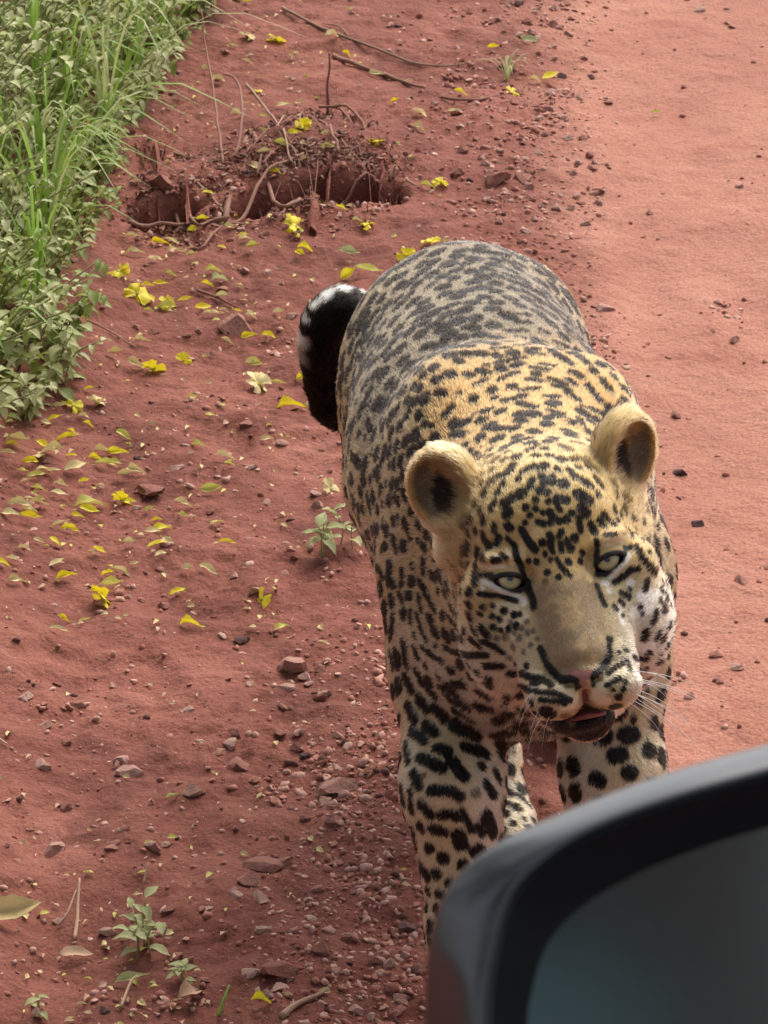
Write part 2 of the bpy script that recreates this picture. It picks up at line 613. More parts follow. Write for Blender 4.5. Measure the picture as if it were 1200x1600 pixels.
# --- front legs
cone('fleg', (.072, 3.585, .47), (.072, 3.56, .36), .066, .058, .04)
cone('fleg', (.072, 3.56, .36), (.068, 3.47, .28), .058, .045, .03)
cone('fleg', (.068, 3.47, .28), (.086, 3.44, .13), .046, .037, .03)
cone('fleg', (.082, 3.44, .13), (.092, 3.42, .05), .037, .036, .02)
ell('fleg', (.094, 3.385, .036), (.050, .066, .034), .02)
for dx, dy in ((-.034, -.042), (-.012, -.058), (.012, -.058), (.034, -.042)):
    ell('fleg', (.094 + dx, 3.385 + dy, .024), (.016, .026, .022), .01)
cone('fleg', (.222, 3.58, .46), (.226, 3.58, .36), .068, .058, .04)
cone('fleg', (.226, 3.58, .36), (.232, 3.53, .26), .056, .047, .03)
cone('fleg', (.232, 3.53, .26), (.236, 3.54, .12), .047, .037, .03)
cone('fleg', (.236, 3.54, .12), (.236, 3.53, .05), .037, .036, .02)
ell('fleg', (.236, 3.50, .036), (.050, .066, .034), .02)
for dx, dy in ((-.034, -.042), (-.012, -.058), (.012, -.058), (.034, -.042)):
    ell('fleg', (.236 + dx, 3.50 + dy, .024), (.016, .026, .022), .01)
# --- hind legs
ell('hleg', (.03, 4.06, .42), (.072, .135, .15), .04)
cone('hleg', (.035, 4.0, .36), (.055, 3.94, .29), .075, .055, .03)
cone('hleg', (.055, 3.94, .29), (.112, 3.98, .185), .052, .034, .03)
cone('hleg', (.112, 3.98, .185), (.124, 3.88, .06), .033, .030, .02)
ell('hleg', (.124, 3.83, .034), (.044, .068, .032), .02)
for dx, dy in ((-.028, -.044), (-.01, -.058), (.01, -.058), (.028, -.044)):
    ell('hleg', (.124 + dx, 3.83 + dy, .022), (.014, .024, .020), .01)
ell('hleg', (.160, 4.10, .42), (.066, .135, .15), .04)
cone('hleg', (.168, 4.06, .36), (.185, 4.02, .30), .072, .055, .03)
cone('hleg', (.185, 4.02, .30), (.205, 4.20, .185), .052, .034, .03)
cone('hleg', (.205, 4.20, .185), (.214, 4.15, .06), .033, .030, .02)
ell('hleg', (.214, 4.11, .034), (.044, .068, .032), .02)
# --- tail
TAIL = spline([(.088, 4.24, .50), (.06, 4.36, .42), (.0, 4.42, .37), at_y(530, 640, 4.36), at_y(505, 575, 4.34),
               at_y(506, 515, 4.33), at_y(535, 488, 4.34), at_y(585, 500, 4.37)], 22)
TR = np.interp(np.linspace(0, 1, 22), [0, .2, .5, .7, .85, 1], [.034, .024, .020, .023, .026, .018])
for i in range(21):
    cone('tail', TAIL[i], TAIL[i + 1], TR[i], TR[i + 1], .008)
# --- head
hell('head', (0, 4.0, -7.5), (7.2, 6.8, 8.2), 2)
hell('head', (0, 3.0, -3.4), (5.8, 4.6, 4.2), 2)
hell('head', (0, 4.5, -11), (8.5, 6.5, 7), 3)
for s in (-1, 1):
    hell('head', (s * 4.9, -3.8, -4.8), (4.1, 5.2, 5.0), 3.5)
    hell('head', (s * 5.0, -6.6, -6.6), (3.5, 4.4, 4.6), 4.0)
    hell('head', (s * 5.6, -.8, -3.2), (3.4, 2.4, 3.0), 1.5)
    hcone('head', (s * 2.9, -4.0, -.8), (s * 3.0, -9.5, 1.6), 2.5, 2.4, 1.5)
hcone('head', (0, 1.8, -1.0), (0, -7.8, 3.1), 2.45, 2.3, 1.5, sx=1.10)
for s in (-1, 1):
    hell('head', (s * 4.2, 1.7, -1.0), (2.6, .85, 1.9), 1.1, 'add', rot_from_axes((-s * .22, 1, 0), (0, 0, 1)))          # brow ridge
    hell('head', (s * 4.5, 0, 1.0), (2.1, 1.5, 1.9), .6, 'sub')       # socket
hcone('head', (0, -13.5, -1.8), (0, -10, -9), 2.4, 5.0, 2)             # lower jaw
hell('head', (-.5, -13.9, -.7), (2.6, 1.15, 2.9), .8)                    # chin
hell('head', (-.2, -12.95, 3.0), (2.7, .55, 4.4), .4, 'sub')            # open mouth
for s in (-1, 1):
    hell('head', (s * 2.5, -11.1, 2.9), (2.75, 2.2, 2.8), .45)         # muzzle pads
hell('head', (0, -9.75, 4.4), (2.15, 1.25, 1.35), .5)                 # nose
for s in (-1, 1):
    hell('head', (s * 1.25, -10.2, 5.5), (.55, .28, .7), .25, 'sub')
hcone('head', (0, -10.9, 6.1), (0, -13, 5.6), .18, .22, .25, 'sub')
EYE_C = [from_head((s * 4.5, 0, -1.15)) for s in (-1, 1)]
EYE_R = .0175


def lid(c, s):
    """eyelid shell round the eyeball with an almond opening"""
    cc = head_cm(c[None])[0]
    ca, sa = math.cos(s * .26), math.sin(s * .26)

    def f(P):
        q = head_cm(P) - cc
        R = np.linalg.norm(q, axis=-1)
        shell = np.maximum(R - 2.14, 1.64 - R)
        u = q[..., 0] * ca + q[..., 1] * sa
        v = -q[..., 0] * sa + q[..., 1] * ca
        alm = np.maximum(np.hypot(u, v + 2.2) - 2.42, np.hypot(u, v - 1.5) - 2.42)
        return np.maximum(np.maximum(shell, -alm), -(q[..., 2] + .2)) / 100.0
    e = np.full(3, .0215)
    PRIMS.append(('head', 'add', .0035, f, c - e, c + e))


for c, s in zip(EYE_C, (-1, 1)):
    lid(c, s)
# --- ears
EARS = [dict(c=(-8.6, 9.3, -8.5), a=(-.22, .97, 0.0), n=(-.25, -.12, .95), r=(3.4, 4.0, 2.6)),
        dict(c=(8.3, 9.2, -8.5), a=(.40, .91, -.05), n=(.62, -.12, .75), r=(3.4, 4.3, 2.6))]
for e_ in EARS:
    M = rot_from_axes(e_['a'], e_['n'])
    e_['M'] = M
    c = np.array(e_['c']); r = np.array(e_['r'])
    hell('ear', c, r, .8, 'add', M)
    off = M[2] * r[2] * .74 + M[1] * (-.15) + M[0] * .25 * np.sign(c[0])
    hell('ear', c + off, r * np.array([.84, .88, 1.05]), .4, 'sub', M)
    hcone('ear', c - M[1] * r[1] * .8 - M[2] * 1.0, c - M[1] * r[1] * 1.3 - M[2] * 2.2, 2.2, 3.6, 1.5)


def sminf(a, b, k):
    h = np.maximum(k - np.abs(a - b), 0) / k
    return np.minimum(a, b) - h * h * k * .25


def sdf(P):
    F = np.full(P.shape[:-1], .1)
    for g, op, k, f, lo, hi in PRIMS:
        m = np.all((P > lo - k - .02) & (P < hi + k + .02), axis=-1)
        if not m.any(): continue
        d = f(P[m])
        F[m] = sminf(F[m], d, k) if op == 'add' else -sminf(-F[m], d, k)
    return F


def axis(lo, hi, a, b, fine, coarse):
    return np.concatenate([np.arange(lo, a, coarse), np.arange(a, b, fine), np.arange(b, hi, coarse)])


def build_leopard():
    hc = E
    xs = axis(-.17, .40, .02, .31, .0029, .0072)
    ys = axis(3.05, 4.60, 3.10, 3.44, .0029, .0078)
    zs = axis(-.02, .80, .45, .80, .0029, .0072)
    F = np.full((len(xs), len(ys), len(zs)), .1, dtype=np.float32)
    for g, op, k, f, lo, hi in PRIMS:
        m = k + .022
        i0, i1 = np.searchsorted(xs, (lo[0] - m, hi[0] + m))
        j0, j1 = np.searchsorted(ys, (lo[1] - m, hi[1] + m))
        l0, l1 = np.searchsorted(zs, (lo[2] - m, hi[2] + m))
        if i1 <= i0 or j1 <= j0 or l1 <= l0: continue
        G = np.stack(np.meshgrid(xs[i0:i1], ys[j0:j1], zs[l0:l1], indexing='ij'), -1)
        d = f(G)
        B = F[i0:i1, j0:j1, l0:l1]
        F[i0:i1, j0:j1, l0:l1] = sminf(B, d, k) if op == 'add' else -sminf(-B, d, k)
    # surface nets
    S = F < 0
    nx, ny, nz = F.shape
    c = S[:-1, :-1, :-1].astype(np.int8)
    tot = np.zeros((nx - 1, ny - 1, nz - 1), np.int8)
    for a in (0, 1):
        for b in (0, 1):
            for d in (0, 1):
                tot += S[a:nx - 1 + a, b:ny - 1 + b, d:nz - 1 + d]
    act = (tot > 0) & (tot < 8)
    I, J, K = np.nonzero(act)
    idx = np.full(act.shape, -1, np.int64)
    idx[I, J, K] = np.arange(len(I))
    acc = np.zeros((len(I), 3)); cnt = np.zeros(len(I))
    ax = (xs, ys, zs)
    for d in range(3):
        o1, o2 = [q for q in range(3) if q != d]
        for u in (0, 1):
            for v in (0, 1):
                off = [0, 0, 0]; off[o1] = u; off[o2] = v
                off2 = list(off); off2[d] = 1
                p0 = (I + off[0], J + off[1], K + off[2]); p1 = (I + off2[0], J + off2[1], K + off2[2])
                f0, f1 = F[p0], F[p1]
                m = (f0 < 0) != (f1 < 0)
                t = np.where(m, f0 / np.where(m, f0 - f1, 1), 0)
                P0 = np.stack([xs[p0[0]], ys[p0[1]], zs[p0[2]]], -1)
                P1 = np.stack([xs[p1[0]], ys[p1[1]], zs[p1[2]]], -1)
                acc[m] += (P0 + (P1 - P0) * t[:, None])[m]
                cnt[m] += 1
    V = acc / cnt[:, None]
    quads = []
    for d in range(3):
        o1, o2 = (d + 1) % 3, (d + 2) % 3
        sl0 = [slice(None)] * 3; sl1 = [slice(None)] * 3
        sl0[d] = slice(0, -1); sl1[d] = slice(1, None)
        A, B = S[tuple(sl0)], S[tuple(sl1)]
        e = np.argwhere(A != B)
        ok = (e[:, o1] > 0) & (e[:, o2] > 0) & (e[:, o1] < F.shape[o1] - 1) & (e[:, o2] < F.shape[o2] - 1)
        e = e[ok]
        flip = ~A[tuple(e.T)]
        def cell(da, db):
            q = e.copy(); q[:, o1] -= da; q[:, o2] -= db
            return idx[tuple(q.T)]
        Q = np.stack([cell(1, 1), cell(0, 1), cell(0, 0), cell(1, 0)], -1)
        Q[flip] = Q[flip][:, ::-1]
        quads.append(Q)
    Q = np.concatenate(quads)
    # one subdivision of every quad
    ed = np.concatenate([Q[:, [0, 1]], Q[:, [1, 2]], Q[:, [2, 3]], Q[:, [3, 0]]])
    ed.sort(axis=1)
    ue, inv = np.unique(ed[:, 0] * len(V) + ed[:, 1], return_inverse=True)
    mid = (V[ue // len(V)] + V[ue % len(V)]) / 2
    nq = len(Q)
    e0, e1, e2, e3 = (inv[i * nq:(i + 1) * nq] + len(V) for i in range(4))
    cen = np.arange(nq) + len(V) + len(mid)
    V2 = np.concatenate([V, mid, V[Q].mean(1)])
    Q2 = np.concatenate([np.stack(s, -1) for s in ((Q[:, 0], e0, cen, e3), (e0, Q[:, 1], e1, cen), (cen, e1, Q[:, 2], e2), (e3, cen, e2, Q[:, 3]))])
    # keep the largest connected body
    for it in range(1):
        N = sdf_normal(V2)
        V2 = V2 - N * np.clip(sdf(V2), -.003, .003)[:, None] * .95
    return V2, Q2


def sdf_normal(P, h=.0008):
    g = np.stack([sdf(P + np.eye(3)[i] * h) - sdf(P - np.eye(3)[i] * h) for i in range(3)], -1)
    return g / (np.linalg.norm(g, axis=-1, keepdims=True) + 1e-9)


LV, LQ = build_leopard()
LN = sdf_normal(LV, .0015)
print('leopard verts', len(LV), 'quads', len(LQ))
# ------------------------------------------------------------------ coat: markings anchored on the surface
# each entry: window origin + zoom, then strokes (colour, radius, x,y, x,y, ...) followed over the skin
MARKS = [
 ((720, 820, 6.667), [   # left side of the face
  ('w',28,230,590,330,640,430,700,540,740,650,780), ('w',36,660,820), ('w',26,230,660), ('c',20,230,445,450,435),
  ('c',22,480,260,540,400), ('g',40,640,200,640,330), ('g',70,800,110), ('c',60,560,880,400,860), ('c',60,480,1010,660,950), ('c',50,560,1150),
  ('c',50,440,1060), ('c',24,420,330,300,330),
  ('d',18,210,530,330,520), ('d',32,650,500,680,600,720,700,750,780,765,870),
  ('d',28,490,150,560,220,580,330,620,420,640,480), ('d',38,400,150,380,200), ('d',42,240,130,300,240), ('d',32,340,380,390,370), ('d',24,430,310,480,350),
  ('d',46,170,290,210,330), ('d',32,160,420,150,620), ('d',24,200,720,300,740,400,740,500,770,580,795),
  ('d',38,640,60,700,170,780,270), ('d',34,850,190), ('d',28,920,100,950,160), ('d',26,930,200,960,290), ('d',28,880,310), ('d',24,940,370), ('d',24,710,380),
  ('d',34,790,390), ('d',30,900,500), ('d',24,1000,360,1050,450,1110,510), ('d',28,1020,550), ('d',38,1120,390), ('d',26,1050,80,1020,130), ('d',26,1040,200,1050,280),
  ('d',30,1100,170,1150,270), ('b',36,880,600), ('d',36,455,900), ('d',26,340,840), ('d',28,560,940), ('d',22,620,930), ('d',30,410,990), ('d',36,580,1060), ('d',32,500,1090),
  ('d',26,420,1100), ('k',26,470,1160), ('k',26,560,1130), ('k',24,640,1080), ('k',24,690,1010), ('k',22,600,1190), ('k',26,380,1180), ('k',20,520,1020), ('d',42,90,710), ('d',42,90,840), ('d',50,100,970), ('d',24,210,940), ('d',26,330,960), ('d',28,240,860), ('d',36,220,1080,280,1160), ('d',32,340,1070)]),
 ((880, 800, 6.667), [   # right side of the face
  ('w',44,440,740), ('w',28,500,680,580,600,660,520,690,450), ('w',32,480,820), ('c',34,430,320,640,280), ('g',40,290,560,280,640,270,700), ('w',30,580,1000,620,1150),
  ('w',60,820,880,1000,880), ('w',60,740,1050,900,1000), ('w',40,700,740),
  ('d',20,640,375,700,368), ('d',26,345,450,345,560,380,640,460,630), ('d',26,350,780,390,880,430,970),
  ('d',26,530,740,620,680,700,610,780,600), ('d',30,760,370,810,470,880,560,950,650), ('d',24,810,500), ('d',40,290,140,325,210), ('d',24,345,300,350,410), ('d',20,440,240,540,232),
  ('d',24,700,220,715,270), ('d',20,880,240,890,300), ('d',24,820,300), ('d',20,750,200), ('d',32,370,100,400,130), ('d',32,430,50), ('d',22,440,160), ('d',28,530,140), ('d',28,570,110),
  ('d',28,600,50), ('d',26,720,70,740,90), ('d',26,830,115), ('d',30,165,70,180,200), ('d',42,120,280), ('d',24,35,300), ('d',40,80,390), ('d',30,200,430), ('d',32,180,520), ('d',38,55,525),
  ('d',32,30,630), ('d',28,75,670), ('d',38,35,80), ('d',36,90,20), ('d',46,240,20), ('d',26,870,730,850,820), ('d',26,1020,830), ('d',30,1010,930), ('d',32,960,1060,930,1150),
  ('d',28,800,1000), ('d',26,820,1060), ('d',25,600,850,680,890), ('d',20,590,930,630,970), ('d',18,530,980,560,1020), ('d',20,620,1080), ('d',20,690,810), ('d',24,900,420), ('d',22,980,600)]),
 ((780, 980, 6.667), [   # muzzle
  ('c',45,620,620,720,660,800,730,780,810,680,830), ('c',20,430,470,300,450), ('c',18,250,560,480,620), ('c',60,1050,600,1000,740,1100,770), ('c',16,180,540,330,600,460,640),
  ('c',16,330,700,520,720), ('p',60,870,500), ('p',50,780,490,950,490), ('p',46,870,600), ('r',60,860,840,960,870), ('r',34,890,660,890,760), ('b',46,680,920,760,970),
  ('d',30,440,230,480,320,540,430,620,520), ('d',38,660,540,720,540,790,570), ('d',34,820,620), ('d',32,1145,130), ('d',20,1140,190,1150,300), ('d',30,1130,330,1100,400,1020,460,980,530),  # includes the nostril shadow lines, painted as dark strokes
  ('d',22,980,600), ('d',28,230,480,300,510,400,530,500,560,540,600), ('d',24,220,600,320,650,430,675,560,680,650,710,740,760), ('d',22,430,750,540,760,620,760,690,800),
  ('k',26,300,60), ('k',28,220,110), ('k',26,330,190), ('k',26,150,210), ('k',24,260,260), ('k',22,400,120), ('k',24,120,330), ('k',22,60,120), ('k',22,360,40),
  ('d',30,290,400), ('d',40,330,780), ('d',80,500,900), ('d',90,560,1000), ('d',60,700,1070), ('d',50,850,1090), ('d',42,1000,1060), ('d',36,1100,1010), ('d',36,380,900), ('d',16,420,590,330,570), ('d',70,620,1080), ('d',60,780,1110), ('d',50,430,1010)]),
 ((900, 980, 7.06), [    # right lip and cheek
  ('w',90,800,250), ('w',80,690,430), ('w',80,700,560), ('w',80,820,600), ('w',60,700,180,660,260), ('c',40,480,150,460,230), ('c',34,540,470,420,530,290,600), ('c',40,300,700,250,800),
  ('d',28,500,400,430,440,350,500), ('d',22,560,370,590,480), ('d',22,480,560,380,610,330,640), ('d',26,540,600), ('d',28,520,680), ('d',20,400,690), ('d',40,470,770), ('d',60,440,880),
  ('d',22,470,280), ('d',28,550,250), ('d',34,760,60,740,130), ('d',30,890,120,910,70), ('d',34,790,290), ('d',22,920,290), ('d',30,760,460), ('d',18,890,450), ('d',24,640,330,770,350),
  ('d',40,700,820), ('d',34,780,690), ('d',38,630,1000)]),
 ((740, 640, 5.4545), [  # crown
  ('d',50,410,720), ('d',52,290,890), ('d',38,260,810,330,760), ('d',38,150,620,190,590), ('d',38,205,715), ('d',35,170,820,150,850), ('d',45,490,500), ('d',50,595,495), ('d',28,500,600,480,670),
  ('d',28,580,570,610,640), ('d',28,665,580,680,630), ('d',36,570,690), ('d',30,630,710), ('d',50,770,640), ('d',44,940,620,980,640), ('d',34,860,580), ('d',52,900,730,970,770), ('d',42,920,850,960,890),
  ('d',28,1050,600,1090,660), ('d',32,1065,735), ('d',34,720,760,790,775), ('d',24,700,790,740,860), ('d',24,640,790), ('d',27,530,780), ('d',28,530,850), ('d',32,445,840), ('d',27,480,905), ('d',23,590,880),
  ('d',26,650,870,670,920), ('d',24,550,960,600,980), ('d',24,655,970), ('d',26,725,950), ('d',26,790,940), ('d',26,835,890), ('d',30,900,930), ('d',25,1100,910,1140,940), ('d',34,1080,960), ('d',24,440,970),
  ('d',52,370,285), ('d',40,500,190,540,210), ('d',40,470,260), ('d',48,680,250), ('d',55,620,130), ('d',70,420,50,500,50), ('d',55,230,30), ('d',58,140,150), ('d',48,350,170), ('d',60,210,260), ('d',45,790,190),
  ('d',30,850,290,930,300), ('d',35,850,210), ('d',34,750,310,820,350), ('d',37,610,340), ('d',37,655,400), ('d',40,480,350), ('d',34,530,405), ('d',45,370,410), ('d',28,290,370), ('d',44,190,430), ('d',40,60,425),
  ('d',40,140,355), ('d',36,90,490), ('d',29,160,520), ('d',40,330,490,270,560), ('d',28,80,580,40,550), ('d',32,250,645), ('d',30,380,600), ('d',30,425,540), ('d',46,750,430), ('d',28,850,430,900,425),
  ('d',33,720,520), ('d',29,900,500), ('d',34,960,440,990,500), ('d',36,1040,520), ('d',28,820,530,870,570), ('d',35,740,70,700,50), ('d',35,830,130), ('d',30,900,90,920,140), ('d',35,1000,120), ('d',35,1080,40)]),
 ((600, 820, 5.4545), [  # left cheek and throat
  ('d',34,350,310,345,400), ('d',25,530,370,560,490), ('d',24,610,360), ('d',27,675,330), ('d',25,650,450,680,480), ('d',27,620,510,645,570), ('d',24,520,570,540,600), ('d',26,610,600,640,650),
  ('d',31,570,680,600,720), ('d',37,630,760), ('d',24,560,790,640,880), ('d',18,750,880,790,940), ('d',22,740,980,820,1040), ('d',20,840,1000,930,1030,1020,1090), ('d',24,530,1040,620,1085,740,1120,880,1110),
  ('d',22,450,1025), ('d',26,870,1205,1010,1205), ('d',34,600,1240,570,1240), ('d',36,745,1280), ('d',32,600,1350,690,1340), ('d',28,320,490,370,590,410,680), ('d',36,440,720), ('d',26,310,620,330,720),
  ('d',44,400,800,430,900,460,930), ('d',22,290,760,320,880,370,980), ('d',22,240,740,235,830), ('d',24,270,940), ('d',33,180,1000,190,1180), ('d',33,270,1050,290,1120), ('d',26,340,1050,400,1090,500,1160),
  ('d',32,360,1205), ('d',32,470,1285), ('d',34,280,1240,360,1360), ('d',36,180,1290,240,1400), ('d',34,500,1380), ('d',55,70,640), ('d',30,160,400,160,500), ('d',28,250,350), ('d',30,230,110), ('d',26,300,140),
  ('d',28,90,780,60,960), ('d',30,60,1080,80,1200), ('d',24,470,560), ('d',24,430,280)]),
 ((600, 1050, 4.323), [  # left foreleg
  ('d',28,150,30,190,120), ('d',28,260,60,350,160), ('d',26,395,105), ('d',24,375,25), ('d',28,480,80,540,80), ('d',32,240,180,290,240), ('d',30,165,230,210,310), ('d',34,350,240,420,310), ('d',34,450,175,560,220),
  ('d',38,660,230,720,230), ('d',44,490,350,620,410), ('d',28,285,350,350,410), ('d',25,190,390,280,460), ('k',28,735,330), ('d',38,770,410,850,380), ('d',32,370,505,430,535), ('d',32,550,500,640,530), ('d',26,685,555),
  ('k',36,850,510), ('d',30,250,570,400,650), ('d',35,460,600,540,700), ('d',28,655,630), ('d',22,750,670,780,730), ('d',26,690,750,740,820), ('k',28,620,810), ('d',36,850,650), ('d',24,940,650), ('d',26,200,680,240,770),
  ('b',20,270,690), ('d',30,320,800,460,800,510,830), ('d',36,825,815), ('d',33,915,790), ('d',30,250,890,310,950), ('d',20,180,800,185,930), ('d',28,380,960,440,955,500,970), ('d',34,885,915), ('d',18,965,895),
  ('d',18,530,930,590,1060), ('d',38,690,970,740,1080), ('d',24,640,1030,670,1080), ('d',30,330,1055,400,1075), ('d',32,245,1040), ('d',26,195,1060,220,1180), ('d',45,500,1100,520,1160), ('d',34,305,1185), ('d',38,395,1250),
  ('d',32,250,1300,290,1370), ('d',34,355,1355), ('d',35,540,1300), ('d',35,450,1430), ('d',22,860,1020), ('d',18,935,990), ('d',25,120,780,130,870), ('d',22,130,1000), ('d',22,170,600,150,480), ('d',24,110,300,100,420)]),
 ((440, 360, 1.875), [   # withers and nape
  ('d',7,690,250,725,250), ('d',8,690,275,730,275), ('d',8,660,300,715,298), ('d',9,620,350,665,348), ('d',8,690,342,740,336), ('d',9,630,392,665,385,710,378), ('d',8,720,365,765,368), ('d',7,760,298,780,302), ('d',8,735,318,770,330),
  ('d',8,800,330,845,350), ('d',8,780,350,815,375), ('d',9,735,405,780,415), ('d',8,720,440,755,445), ('d',9,640,440,690,420), ('d',8,785,440,830,455), ('d',9,820,375,850,395), ('d',8,850,415,880,435), ('d',8,870,370,900,395),
  ('d',8,700,470,750,468), ('d',13,700,510,735,520), ('d',9,645,530), ('d',9,625,495), ('d',9,570,455,600,440), ('d',9,520,480), ('d',9,600,400), ('d',9,775,490,810,490), ('d',8,840,480,870,500), ('d',9,900,460,930,500), ('d',8,880,520,920,530),
  ('d',8,780,530,820,540), ('d',9,660,585,600,580), ('d',9,735,600), ('d',8,690,625), ('d',9,540,600,500,600), ('d',8,640,610), ('d',8,570,540), ('d',9,480,545,500,520), ('d',8,440,580,420,570), ('d',10,940,440,960,470), ('d',7,690,315,710,318),
  ('d',7,830,300,850,318), ('d',8,760,395,800,400), ('d',7,835,440,860,455), ('d',8,800,460,840,470), ('d',8,850,560,880,575), ('d',8,770,575), ('d',8,740,545)]),
 ((440, 360, 1.875), [   # left flank
  ('d',10,230,600), ('d',12,210,660,235,690), ('d',10,270,650), ('d',11,275,710), ('d',9,310,740), ('d',13,255,780,265,820), ('d',10,300,800), ('d',11,200,740,205,770), ('d',12,300,860), ('d',10,205,830,215,850), ('d',10,250,890,265,930),
  ('d',8,295,560), ('d',8,265,590,255,560), ('d',8,220,510), ('d',8,185,520), ('d',8,260,510), ('d',8,235,450), ('d',8,190,470), ('d',8,295,930), ('d',9,330,790), ('d',8,320,690), ('d',8,300,610), ('d',8,250,610), ('d',9,330,900,340,940),
  ('d',9,175,650), ('d',8,180,600), ('d',9,280,980,300,1010), ('d',8,345,840), ('d',9,240,960)]),
]
COLOURS = {'d': (.008, .006, .005), 'k': (.05, .045, .04), 'w': (.74, .69, .60), 'c': (.68, .55, .36), 'g': (.60, .43, .20),
           'b': (.17, .095, .05), 'p': (.30, .125, .10), 'r': (.16, .045, .04)}

bvh = BVHTree.FromPolygons([tuple(v) for v in LV.tolist()], LQ.tolist())
DABS = []            # (centre, radius, colour key)
DAB_OWNER = []


def cast(px, py):
    r = ray(px, py); r = r / np.linalg.norm(r)
    hit = bvh.ray_cast(Vector(CAM), Vector(r))
    return hit[0], hit[1]


for (x0, y0, z), strokes in MARKS:
    for st in strokes:
        key, rad = st[0], st[1] / z
        pts = np.array(st[2:], float).reshape(-1, 2) / z + (x0, y0)
        fine = [pts[0]]
        for a, b in zip(pts[:-1], pts[1:]):
            n = max(1, int(np.linalg.norm(b - a) / max(.5 * rad, .8)))
            fine += [a + (b - a) * (k + 1) / n for k in range(n)]
        for q in fine:
            h, nrm = cast(*q)
            if h is None: continue
            d = float((np.array(h) - CAM) @ FWD)
            vw = np.array(h) - CAM; vw /= np.linalg.norm(vw)
            graze = 1 + (.35 * (1 - abs(float(vw @ np.array(nrm)))) if key in 'dk' else 0)
            DABS.append((np.array(h), rad / FPX * d * 1.06 * graze + ((.0005 if z > 5 else .0010) if key in 'dk' else 0), key))

# ------------------------------------------------------------------ coat: regions
GROUPS = ('torso', 'fleg', 'hleg', 'tail', 'head', 'ear')


def regions(P):
    D = np.full((len(GROUPS), len(P)), .3)
    for g, op, k, f, lo, hi in PRIMS:
        if op != 'add': continue
        i = GROUPS.index(g)
        m = np.all((P > lo - .08) & (P < hi + .08), axis=-1)
        if m.any():
            D[i][m] = np.minimum(D[i][m], f(P[m]))
    W = np.exp(-np.clip(D - D.min(0), 0, .2) / .010)
    return dict(zip(GROUPS, W / W.sum(0)))


def lerp(a, b, t):
    return a + (b - a) * np.asarray(t)[:, None]


